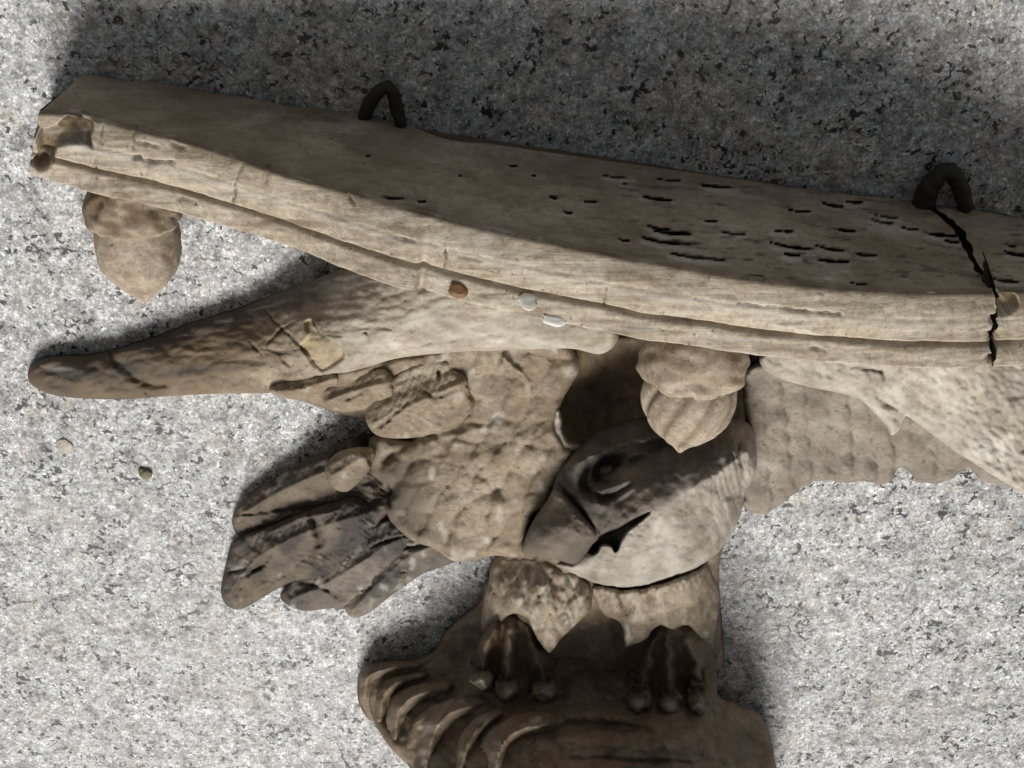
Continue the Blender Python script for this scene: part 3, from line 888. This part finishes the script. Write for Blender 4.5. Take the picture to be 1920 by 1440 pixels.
# feathers of the left wing
def feather(name, outline, ridge, zt, zb, mat, par, soot_shade=0.5, brown=0.4, seed=0, back=0.06, barb=0.014, creases=(), step=3.3, amp=0.35, wr=26):
    """One feather: crowned along its ridge line; heights zt at the ridge's start (tip) to zb at its end."""
    rp = catmull(ridge, 5, False)
    s = np.linspace(0, 1, len(rp))
    ang = math.degrees(math.atan2(ridge[-1][1] - ridge[0][1], ridge[-1][0] - ridge[0][0]))
    def h(x, y):
        best = np.full(x.shape, 1e9); tt = np.zeros(x.shape)
        for k in range(len(rp)):
            q = (x - rp[k, 0])**2 + (y - rp[k, 1])**2
            m = q < best
            best = np.where(m, q, best); tt = np.where(m, s[k], tt)
        q = np.sqrt(best)
        z = zt + (zb - zt) * tt - amp * (1 - np.exp(-(q / wr)**2)) + 0.14 * fbm(x, y, 44, seed) + 0.04 * fbm(x, y, 15, seed + 3, 2)
        z -= 0.5 * sstep(0.85, 1.0, tt)
        z += .05 * scales(x, y, 46, 24, ang, seed) + .07 * np.exp(-(q / 4.5)**2) + barb * (1 + 2 * fbm(x, y, 30, seed + 21)) * np.sin((tt * len(rp) * 5 - q * 1.1) / 2.6 + 5 * fbm(x, y, 40, seed)) * sstep(3, 9, q) + .022 * scales(x, y, 80, 10, ang, seed + 2) + .05 * fbm(x, y, 24, seed + 7)
        z += 0.015 * np.cos(q / 3.2) * np.exp(-(q / 40)**2)
        return z - groove(x, y, [(c, w, d) for c, w, d in creases])
    return sculpt(name, outline, h, mat, par, step, back, 5, edge=(14, 0.28), attr={
        'soot_shade': lambda x, y: soot_shade * (0.7 + 0.9 * fbm(x, y, 60, seed + 5)), 'brown': lambda x, y: brown * (0.8 + 1.2 * fbm(x, y, 34, seed + 9)),
        'pale': lambda x, y: 0.45 * sstep(.25, .6, fbm(x, y, 24, seed + 15)),
        'crack': lambda x, y: np.clip(sum([np.exp(-(dist_poly(x, y, catmull(c, 6, False)) / (w * .5))**2) for c, w, d in creases], np.zeros(x.shape)), 0, 1) * .55})

feather('feather', [(436, 985), (440, 958), (468, 928), (520, 893), (600, 850), (640, 832), (690, 812), (760, 835), (780, 880), (720, 960), (640, 984), (560, 1008), (500, 1020), (455, 1010)],
        [(445, 970), (520, 925), (620, 880), (700, 850)], 0.5, 1.4, M_WING, wing, 1.0, .5, 3, creases=[([(470, 968), (520, 955), (600, 948), (680, 940)], 4, .22), ([(480, 990), (560, 960), (620, 950)], 6, -.1), ([(445, 968), (475, 965)], 2.5, .2)])
feather('feather', [(452, 1004), (434, 1020), (424, 1055), (414, 1108), (424, 1134), (448, 1143), (480, 1128), (525, 1102), (560, 1092), (610, 1092), (700, 1066), (775, 1012), (780, 940), (700, 925), (600, 948), (510, 984)],
        [(432, 1110), (480, 1050), (570, 1000), (700, 960)], 0.6, 1.6, M_WING, wing, 1.1, .5, 13, creases=[([(452, 1085), (490, 1062), (510, 1040)], 5, .25), ([(425, 1075), (470, 1065)], 4, .15), ([(580, 960), (600, 1010), (590, 1030)], 9, .3), ([(500, 1000), (560, 975), (640, 955)], 6, -.18)])
feather('feather', [(526, 1112), (532, 1130), (568, 1145), (610, 1142), (648, 1136), (705, 1122), (775, 1086), (840, 1018), (800, 955), (700, 985), (620, 1040), (556, 1080)],
        [(545, 1125), (620, 1090), (700, 1040), (780, 985)], 0.65, 1.6, M_GREY, wing, .95, .3, 23, creases=[([(560, 1090), (620, 1110), (650, 1125)], 5, .15), ([(690, 1030), (740, 1010), (780, 1000)], 3, .25)])
feather('feather', [(650, 1118), (645, 1138), (660, 1158), (690, 1150), (740, 1112), (790, 1078), (845, 1057), (895, 1032), (900, 985), (840, 965), (760, 1000), (700, 1050)],
        [(662, 1145), (720, 1085), (790, 1030), (870, 995)], 0.7, 1.9, M_GREY, wing, .95, .25, 33, creases=[([(690, 1045), (760, 1028), (840, 1015)], 3.5, .28), ([(740, 1080), (770, 1060)], 5, .15)])
feather('feather', [(610, 890), (612, 868), (640, 845), (690, 838), (705, 850), (690, 885), (672, 905), (650, 922), (625, 915)], [(625, 890), (660, 870), (690, 855)], 2.1, 2.5, M_WING, wing, .35, .4, 43)
feather('feather', [(505, 728), (540, 712), (600, 700), (660, 690), (640, 720), (604, 730), (596, 742), (570, 750), (535, 746), (512, 740)], [(520, 735), (570, 728), (640, 705)], 1.7, 2.5, M_WING, wing, .0, .5, 53)
feather('feather', [(601, 728), (640, 705), (720, 690), (760, 710), (740, 745), (690, 766), (650, 772), (614, 766), (604, 750)], [(615, 752), (660, 735), (740, 715)], 2.0, 2.8, M_WING, wing, .0, .35, 63, creases=[([(640, 755), (690, 730)], 3, .12)])
feather('feather', [(686, 780), (700, 745), (760, 690), (830, 672), (900, 690), (900, 750), (860, 795), (830, 808), (780, 820), (735, 822), (705, 815), (690, 798)], [(700, 795), (760, 765), (830, 735), (880, 710)], 2.5, 3.2, M_WING, wing, .0, .3, 73,
        creases=[([(700, 808), (735, 780), (765, 755)], 3, .2), ([(790, 735), (820, 745), (850, 735)], 5, .15), ([(820, 690), (823, 715)], 4, .2)])

# ---- body, thighs ---------------------------------------------------------------------------------------------
zb_ = tps([(1060, 660, 2.6), (1120, 720, 1.4), (1180, 660, 1.6), (1080, 800, 1.5), (1200, 800, 2.0), (1330, 700, 1.6), (1420, 700, 2.2), (1410, 850, 2.4), (1380, 950, 2.2), (1050, 840, 2.6),
           (1000, 1040, 2.8), (1000, 1120, 2.7), (1150, 1080, 3.0), (1150, 1160, 2.2), (1280, 1100, 2.7), (1340, 1120, 0.8), (940, 1200, 1.3), (1050, 1240, 1.2), (1200, 1240, 1.0), (1330, 1230, 0.6), (925, 1080, 1.0)])
def body_h(x, y):
    return zb_(x, y) + .12 * scales(x, y, 30, 60, 5, 7) + 0.18 * fbm(x, y, 50, 71) + .05 * fbm(x, y, 18, 75, 2) - groove(x, y, [([(1150, 1105), (1155, 1170), (1160, 1230)], 10, .25), ([(1120, 770), (1160, 745), (1195, 735)], 5, -.1)])
body = sculpt('body', [(1048, 700), (1075, 640), (1180, 625), (1300, 632), (1400, 655), (1405, 760), (1396, 880), (1380, 965), (1350, 1050), (1350, 1120), (1354, 1180), (1345, 1260), (1200, 1275), (1050, 1270), (925, 1240), (905, 1180), (915, 1100), (928, 1046),
                       (985, 1010), (1030, 930), (1050, 850), (1042, 810), (1042, 760)], body_h, M_WING, root, 3.8, 0.2, 5, edge=(18, .6),
              attr={'brown': lambda x, y: 0.35 + .5 * fbm(x, y, 50, 3) + bump(x, y, [(1130, 720, 90, 90, 0, .5)])})  # hollow beside the head painted browner, standing for its shade
# rim of the shoulder standing proud of the hollow
sculpt('shoulder_rim', [(1040, 770), (1047, 764), (1054, 785), (1056, 808), (1068, 828), (1090, 836), (1078, 848), (1055, 846), (1040, 826), (1036, 795)], lambda x, y: 3.15 + 0.1 * fbm(x, y, 20, 4), M_WING, body, 3, 1.0, 2, edge=(7, .3), attr={'pale': lambda x, y: .35 + 0 * x})

def thigh(outline, zc, seed):
    def h(x, y):
        z = zc(x, y) + .24 * plumage(x, y, 62, 30, 92, seed) + .03 * scales(x, y, 16, 24, 0, seed + 2) + .24 * fbm(x * 1.5, y * .7, 36, seed) + .06 * fbm(x * 1.5, y, 15, seed + 4, 2)
        return z
    return sculpt('thigh', outline, h, M_WING, body, 3.0, 0.6, 5, rag=2, edge=(13, .40), attr={'brown': lambda x, y: .2 + .7 * fbm(x, y, 40, seed + 8), 'pale': lambda x, y: .5 * sstep(.1, .5, fbm(x * 1.4, y * .8, 28, seed + 12))})
thigh([(930, 1048), (985, 1040), (1050, 1060), (1100, 1090), (1108, 1140), (1078, 1172), (1052, 1198), (1042, 1212), (1030, 1224), (1018, 1212), (1004, 1190), (990, 1160), (968, 1150), (948, 1158), (932, 1186), (918, 1200), (903, 1190), (902, 1150), (915, 1090)],
      tps([(930, 1060, 1.5), (1000, 1100, 3.4), (1090, 1100, 3.4), (920, 1180, 1.5), (1030, 1220, 3.2), (980, 1140, 3.3)]), 81)
thigh([(1110, 1098), (1180, 1105), (1250, 1090), (1300, 1070), (1322, 1058), (1340, 1085), (1350, 1120), (1346, 1170), (1340, 1215), (1328, 1222), (1312, 1200), (1290, 1172), (1262, 1180), (1240, 1172), (1224, 1180), (1214, 1196), (1190, 1208), (1172, 1212), (1165, 1170), (1130, 1150)],
      tps([(1120, 1110, 3.3), (1200, 1140, 3.3), (1290, 1110, 3.2), (1340, 1130, 1.2), (1180, 1200, 3.0), (1330, 1210, 1.2)]), 91)

# ---- right wing --------------------------------------------------------------------------------------------------
zr = tps([(1400, 720, 2.8), (1500, 760, 2.4), (1700, 830, 1.7), (1880, 895, 1.0), (1420, 940, 1.4), (1600, 890, 1.3), (1500, 850, 1.9), (1700, 760, 2.4)])
wing_r = sculpt('wing', [(1395, 700), (1440, 680), (1600, 690), (1720, 770), (1800, 830), (1870, 880), (1935, 925), (1880, 908), (1862, 906), (1840, 902), (1826, 886), (1812, 878), (1800, 888), (1775, 902), (1745, 908), (1722, 900), (1705, 886), (1690, 876), (1680, 884),
                         (1674, 898), (1650, 908), (1620, 902), (1590, 906), (1560, 902), (1520, 904), (1498, 920), (1478, 936), (1455, 950), (1435, 962), (1408, 962), (1390, 940), (1400, 850)],
                lambda x, y: zr(x, y) + .42 * plumage(x, y, 74, 46, 52, 23) + .03 * scales(x, y, 26, 18, 40, 27) + .14 * fbm(x, y, 50, 101) + .04 * fbm(x, y, 16, 105, 2) - groove(x, y, [([(1560, 780), (1610, 830), (1650, 890)], 7, .06), ([(1480, 780), (1540, 850), (1560, 900)], 7, .05), ([(1690, 800), (1740, 840), (1790, 890)], 6, .06)]),
                M_GREY, root, 3.5, 0.2, 5, edge=(14, .5), rag=4.5, attr={'brown': lambda x, y: .15 + .5 * fbm(x, y, 40, 17), 'soot_shade': lambda x, y: .12 + .35 * fbm(x, y, 30, 13)})
zra = tps([(1430, 685, 4.4), (1500, 700, 4.4), (1600, 710, 4.2), (1700, 760, 3.5), (1800, 800, 3.0), (1880, 870, 2.4), (1900, 720, 2.6), (1800, 700, 3.4), (1980, 900, 1.8), (1980, 760, 1.8)])
sculpt('wing_arm', [(1424, 672), (1440, 655), (1600, 660), (1800, 670), (1990, 665), (2000, 930), (1940, 935), (1890, 908), (1840, 878), (1780, 838), (1730, 802), (1700, 780), (1692, 792), (1686, 806), (1672, 816), (1662, 800), (1640, 775), (1610, 748), (1570, 736), (1520, 726), (1470, 712), (1434, 694)],
       lambda x, y: zra(x, y) + .05 * scales(x, y, 22, 16, 30, 29) + .05 * sstep(1740, 1860, x) * (scales(x, y, 19, 12, 30, 39) + 2.0 * fbm(x, y, 24, 41)) + .12 * fbm(x, y, 44, 111) + .05 * fbm(x, y, 14, 115, 2) - groove(x, y, [([(1595, 690), (1620, 692), (1655, 697), (1660, 712)], 3, .12), ([(1640, 740), (1690, 775)], 5, .15)]),
       M_WING, wing_r, 3.5, 0.4, 5, edge=(11, .45), attr={'pale': lambda x, y: .55 + .5 * fbm(x, y, 40, 9) + bump(x, y, [(1850, 850, 60, 40, 30, .5)]), 'soot_shade': lambda x, y: .5 * sstep(1780, 1950, x) * (y < 780) * 1.0,
                                                         'crack': lambda x, y: np.exp(-(dist_poly(x, y, [(1595, 692), (1606, 689), (1655, 697)]) / 2.2)**2) * .7 + np.exp(-(dist_poly(x, y, [(1652, 697), (1657, 715)]) / 3)**2) * .6})

# ---- head ------------------------------------------------------------------------------------------------------------
zh = tps([(1110, 818, 3.2), (1200, 792, 3.0), (1330, 790, 3.2), (1410, 800, 3.0), (1045, 890, 3.6), (1100, 940, 4.6), (1125, 1000, 5.0), (1200, 955, 5.3), (1290, 905, 5.2), (1395, 845, 4.3), (1100, 1040, 4.5), (1160, 1040, 5.0), (1230, 1030, 5.0), (1300, 990, 4.8), (1390, 930, 3.6),
          (1140, 1095, 3.9), (1230, 1090, 3.9), (1340, 1035, 3.5), (1200, 880, 4.45), (1300, 850, 4.3), (1040, 1055, 3.8), (1150, 880, 4.2)])
MOUTH = [(1104, 1018), (1118, 1006), (1150, 994), (1185, 975), (1216, 962)]
mouth_poly = catmull([(1100, 1034), (1108, 1016), (1128, 1000), (1160, 985), (1195, 968), (1222, 958), (1205, 976), (1180, 996), (1168, 1012), (1160, 1032), (1152, 1036), (1144, 1024), (1130, 1024), (1122, 1036), (1112, 1042), (1106, 1040)], 3)
def head_h(x, y):
    z = zh(x, y) + .12 * fbm(x, y, 40, 121) + .05 * fbm(x, y, 15, 125, 2) + sstep(1290, 1390, x) * (.16 * scales(x, y, 16, 50, -12, 53)) + .13 * plumage(x, y, 40, 24, -30, 57) * sstep(950, 1020, y)
    z += bump(x, y, [(1160, 842, 80, 12, -18, .55), (1085, 870, 22, 30, 30, .3), (1152, 910, 40, 9, -26, .34), (1118, 872, 12, 26, 22, .22), (1160, 925, 50, 10, -22, .25)])
    z -= bump(x, y, [(1137, 874, 30, 17, -25, .62), (1112, 905, 13, 20, 30, .32), (1190, 862, 50, 9, -14, .30), (1240, 838, 60, 9, -8, .25)])
    z -= groove(x, y, [([(1265, 822), (1195, 836), (1140, 848), (1104, 872), (1094, 904), (1112, 930), (1150, 930), (1192, 905)], 8, .34), ([(1172, 858), (1138, 860), (1118, 880), (1128, 902), (1158, 900)], 6, .26), ([(1225, 850), (1180, 862), (1160, 884)], 6, -.16),
                       ([(1080, 860), (1062, 890), (1075, 915)], 6, .14), ([(1250, 880), (1210, 905), (1160, 945)], 8, .12)])
    z -= groove(x, y, [([(1046, 905), (1080, 945), (1125, 1003)], 5, .3), ([(1095, 915), (1130, 930), (1180, 915)], 6, .18), ([(1290, 920), (1350, 885), (1400, 850)], 8, -.12), ([(1380, 830), (1395, 880), (1385, 940)], 5, .2), ([(1400, 830), (1408, 870)], 4, -.2)])
    z -= np.where(inside(x, y, mouth_poly), 1.1 * sstep(0, 7, dist_poly(x, y, mouth_poly, True)), 0)
    return z
above = lambda x, y: sstep(-14, 14, np.interp(x, [1000, 1100, 1150, 1220, 1290, 1400], [1060, 1020, 1000, 962, 912, 842]) - y)  # crown's sooty stain and shade painted in above the ridge, lit throat below
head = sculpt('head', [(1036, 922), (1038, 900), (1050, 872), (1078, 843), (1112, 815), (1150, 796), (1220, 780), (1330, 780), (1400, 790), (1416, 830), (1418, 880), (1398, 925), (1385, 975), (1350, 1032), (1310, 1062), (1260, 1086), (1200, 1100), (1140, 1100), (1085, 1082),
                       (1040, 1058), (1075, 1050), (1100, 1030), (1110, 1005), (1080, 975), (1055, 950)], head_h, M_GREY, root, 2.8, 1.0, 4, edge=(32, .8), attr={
    'soot_shade': lambda x, y: above(x, y) * (0.60 + .6 * fbm(x, y, 44, 2)) * (1 - .8 * sstep(1330, 1400, x)) + np.where(inside(x, y, mouth_poly), .9, 0), 'pale': lambda x, y: (1 - above(x, y)) * (.36 + .6 * fbm(x, y, 30, 4)), 'brown': lambda x, y: above(x, y) * .35 * (y > 900) + (1 - above(x, y)) * (.12 + .5 * fbm(x, y, 44, 14)),  # mouth opening painted dark, as shade in the carved hollow
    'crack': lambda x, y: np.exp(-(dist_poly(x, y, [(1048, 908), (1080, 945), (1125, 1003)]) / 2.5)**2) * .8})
zk = tps([(1042, 920, 3.9), (1010, 962, 3.7), (981, 1028, 3.4), (995, 1040, 3.5), (1035, 1048, 3.9), (1076, 1056, 4.0), (1120, 1005, 4.6), (1085, 960, 4.6), (1050, 985, 4.75), (1085, 1010, 4.9), (1025, 1005, 4.5), (1010, 1015, 4.25), (1060, 1030, 4.6), (1100, 1035, 4.4)])
sculpt('beak', [(1042, 916), (1026, 938), (1006, 966), (989, 998), (979, 1028), (988, 1039), (1010, 1041), (1040, 1048), (1076, 1058), (1096, 1044), (1110, 1022), (1124, 1005), (1100, 972), (1072, 942)], lambda x, y: zk(x, y) + .10 + .10 * fbm(x, y, 30, 131) + .05 * fbm(x, y, 12, 133, 2),
       M_GREY, head, 2.6, 1.5, 4, edge=(13, .45), attr={'soot_shade': lambda x, y: .45 + .5 * fbm(x, y, 40, 21), 'brown': lambda x, y: .5 + 0 * x})
eb = [tuple(p) for p in np.array([(1137 + 17 * math.cos(a) , 881 + 13 * math.sin(a)) for a in np.linspace(0, 2 * math.pi, 12, endpoint=False)])]
sculpt('eye', eb, lambda x, y: zh(x, y) - .22, M_GREY, head, 2.4, 3.0, 1, edge=(13, .35), attr={'soot_shade': lambda x, y: .75 + 0 * x})

# ---- base ---------------------------------------------------------------------------------------------------------------
zs = tps([(915, 1100, 0.7), (830, 1190, 0.5), (720, 1245, 0.6), (690, 1330, 1.2), (860, 1230, 0.8), (1000, 1240, 1.5), (1150, 1260, 1.4), (1330, 1270, 0.8), (900, 1320, 2.8), (1000, 1330, 3.0), (1200, 1340, 3.1), (1350, 1330, 1.9), (1430, 1360, 1.2), (780, 1420, 3.0), (1000, 1400, 4.8), (1250, 1400, 4.9),
          (1430, 1420, 2.6), (1000, 1490, 6.0), (1250, 1490, 6.2), (1440, 1490, 3.8), (850, 1490, 5.0)])
base = sculpt('base', [(914, 1085), (902, 1122), (862, 1158), (832, 1186), (818, 1212), (788, 1232), (735, 1240), (700, 1255), (690, 1300), (700, 1350), (730, 1400), (770, 1440), (810, 1490), (1100, 1510), (1450, 1500), (1452, 1420), (1440, 1368), (1420, 1335), (1380, 1320), (1345, 1300), (1340, 1200), (1200, 1150), (1000, 1100)],
              lambda x, y: zs(x, y) + .16 * scales(x, y, 60, 44, 10, 33) + .25 * fbm(x, y, 60, 141) + .06 * fbm(x, y, 18, 145, 2) - groove(x, y, [([(1035, 1350), (1120, 1362), (1240, 1376)], 12, .5), ([(1030, 1388), (1180, 1394), (1330, 1402)], 13, -.30), ([(1040, 1420), (1200, 1426), (1360, 1430)], 5, .2)]),
              M_BASE, root, 3.8, 0.2, 5, edge=(14, .5), attr={'brown': lambda x, y: .35 + .6 * fbm(x, y, 50, 31), 'soot_shade': lambda x, y: .25 * sstep(.1, .4, fbm(x, y, 70, 37))})
def gadroon(outline, ridge, z0, z1, seed):
    feather('gadroon', outline, ridge, z0, z1, M_BASE, base, .05, .5, seed, back=0.4, amp=.75, wr=21, barb=0.0)
gadroon([(670, 1285), (676, 1258), (700, 1243), (760, 1238), (830, 1246), (780, 1258), (726, 1268), (712, 1290), (705, 1320), (702, 1350), (688, 1345), (673, 1318)], [(684, 1305), (692, 1268), (740, 1252), (800, 1250)], 0.95, 0.9, 151)
gadroon([(699, 1345), (703, 1310), (714, 1282), (745, 1264), (800, 1256), (850, 1258), (795, 1276), (752, 1292), (732, 1320), (724, 1374), (709, 1370)], [(712, 1350), (718, 1310), (745, 1280), (810, 1265)], 1.5, 1.3, 161)
gadroon([(722, 1380), (728, 1325), (750, 1294), (800, 1278), (890, 1272), (850, 1300), (800, 1318), (774, 1350), (763, 1416), (740, 1405)], [(742, 1385), (750, 1330), (790, 1300), (860, 1286)], 2.2, 1.9, 165)
gadroon([(760, 1418), (771, 1360), (800, 1330), (860, 1306), (945, 1300), (905, 1335), (868, 1362), (851, 1400), (845, 1480), (790, 1470)], [(800, 1440), (815, 1372), (850, 1335), (920, 1315)], 3.5, 3.1, 171)
gadroon([(848, 1430), (860, 1385), (885, 1352), (930, 1328), (975, 1326), (925, 1358), (897, 1400), (888, 1485), (850, 1485)], [(866, 1440), (880, 1390), (905, 1358), (950, 1336)], 4.6, 3.7, 177)
gadroon([(884, 1450), (898, 1395), (930, 1358), (990, 1336), (1070, 1343), (1040, 1385), (1010, 1420), (1000, 1500), (880, 1500)], [(930, 1460), (940, 1400), (975, 1368), (1050, 1355)], 5.4, 4.2, 181)

# ---- feet ------------------------------------------------------------------------------------------------------------------
def leg_part(outline, ctrl, sinews, seed):
    zl = tps(ctrl)
    return sculpt('leg', outline, lambda x, y: zl(x, y) + .22 * fbm(x, y, 34, seed) + .08 * fbm(x, y, 14, seed + 3, 2)
                  - groove(x, y, [(p, 13, -.75) for p in sinews]), M_BASE, body, 3.0, .4, 5, edge=(16, .5),
                  attr={'brown': lambda x, y: .75 + .6 * fbm(x, y, 30, seed + 5), 'soot_shade': lambda x, y: .25 + .5 * fbm(x, y, 40, seed + 6)})  # legs darkened in colour for the shade of the recess behind the base
leg1 = leg_part([(905, 1190), (950, 1150), (1010, 1170), (1040, 1215), (1042, 1280), (1035, 1330), (960, 1320), (905, 1290), (890, 1240)],
                [(960, 1180, 2.0), (900, 1240, 1.6), (1030, 1240, 1.7), (960, 1240, 1.9), (960, 1310, 2.6), (1030, 1320, 2.5), (905, 1290, 2.2)],
                [[(935, 1150), (915, 1210), (902, 1285)], [(960, 1150), (955, 1220), (950, 1300)], [(985, 1165), (1008, 1230), (1024, 1300)]], 301)
leg2 = leg_part([(1175, 1195), (1230, 1165), (1290, 1165), (1335, 1215), (1340, 1290), (1330, 1350), (1250, 1360), (1185, 1340), (1168, 1260)],
                [(1250, 1190, 1.9), (1180, 1250, 1.3), (1330, 1250, 1.3), (1250, 1260, 1.7), (1250, 1340, 2.6), (1320, 1340, 2.0), (1190, 1335, 2.3)],
                [[(1235, 1175), (1212, 1240), (1198, 1325)], [(1250, 1170), (1254, 1240), (1257, 1330)], [(1275, 1175), (1306, 1240), (1316, 1325)]], 311)
for leg, toes in ((leg1, [(898, 1232, 906, 1292), (948, 1240, 952, 1312), (1012, 1240, 1026, 1312)]), (leg2, [(1198, 1262, 1196, 1334), (1252, 1262, 1258, 1340), (1312, 1256, 1314, 1338)])):
    for k, (x0, y0, x1, y1) in enumerate(toes):
        L = math.hypot(x1 - x0, y1 - y0)
        nx_, ny_ = (y1 - y0) / L, -(x1 - x0) / L
        ol = [(x0 - 15 * nx_, y0 - 15 * ny_), (x0 + 15 * nx_, y0 + 15 * ny_)]
        for t_, w_ in ((.45, 19), (.75, 21), (.92, 15)):
            ol.append((x0 + (x1 - x0) * t_ + w_ * nx_, y0 + (y1 - y0) * t_ + w_ * ny_))
        ol.append((x1, y1 + 3))
        for t_, w_ in ((.92, -15), (.75, -21), (.45, -19)):
            ol.append((x0 + (x1 - x0) * t_ + w_ * nx_, y0 + (y1 - y0) * t_ + w_ * ny_))
        zt_ = tps([(x0, y0, 1.9), ((x0 + x1) / 2, (y0 + y1) / 2, 2.7), (x0 * .3 + x1 * .7, y0 * .3 + y1 * .7, 3.25), (x1, y1, 3.3), (x0 + 40, y0, 1.9)])
        jw = 0.75 + 0.5 * random.random()
        ol = [((p[0] - x1) * jw + x1 + random.uniform(-2, 2), p[1] + random.uniform(-2, 2)) for p in ol]
        sculpt('talon', ol, lambda x, y: zt_(x, y) - .22 + .35 * fbm(x, y, 26, 200 + k) + .16 * fbm(x, y, 11, 210 + k) - groove(x, y, [([(x0 - 20, (y0 + y1) / 2 - 8), (x0 + 22, (y0 + y1) / 2 - 4)], 5, .14)]), M_BASE, leg, 2.6, 1.6, 3, rag=7,
               edge=(11, .25), attr={'brown': lambda x, y: .85 * sstep(y1 - 22, y1 - 45, y) + .3 * fbm(x, y, 20, 3), 'pale': lambda x, y: .45 * np.exp(-((x - x1)**2 + (y - y1 + 14)**2) / 90.0), 'soot_shade': lambda x, y: .3 + .5 * fbm(x, y, 26, 8)})  # shade painted in towards the leg, tip painted paler

# ---- loose grit on the slab --------------------------------------------------------------------------------------------------
def pebble(name, px, py, r, h, mat, label, seed):
    bm = bmesh.new()
    bmesh.ops.create_icosphere(bm, subdivisions=3, radius=1)
    V = np.array([v.co[:] for v in bm.verts]); F = [[v.index for v in f.verts] for f in bm.faces]
    bm.free()
    n = fbm(V[:, 0] * 1.3 + V[:, 2], V[:, 1] * 1.3 - V[:, 2], 1.0, seed, 3)
    V = V * (1 + 0.45 * n)[:, None] * np.array([r, r * .92, h])
    c = P(np.array(px), np.array(py), np.array(0.0))
    V[:, 2] -= V[:, 2].min() * 0.5
    o = link_mesh(name, V + c, F, mat)
    o['label'] = label; o['category'] = 'pebble'; o['group'] = 'loose pebbles on the granite'
    return o
pebble('pebble', 122, 834, .0025, .00035, M_STONE, 'flat cream stone chip on the granite, farthest left, below the wing blade', 3)
pebble('pebble', 273, 886, .0020, .0009, M_OLIVE, 'small olive green pebble on the granite left of the dark wing feathers', 6)

for o in list(S.objects):
    if '_w' in o: del o['_w']
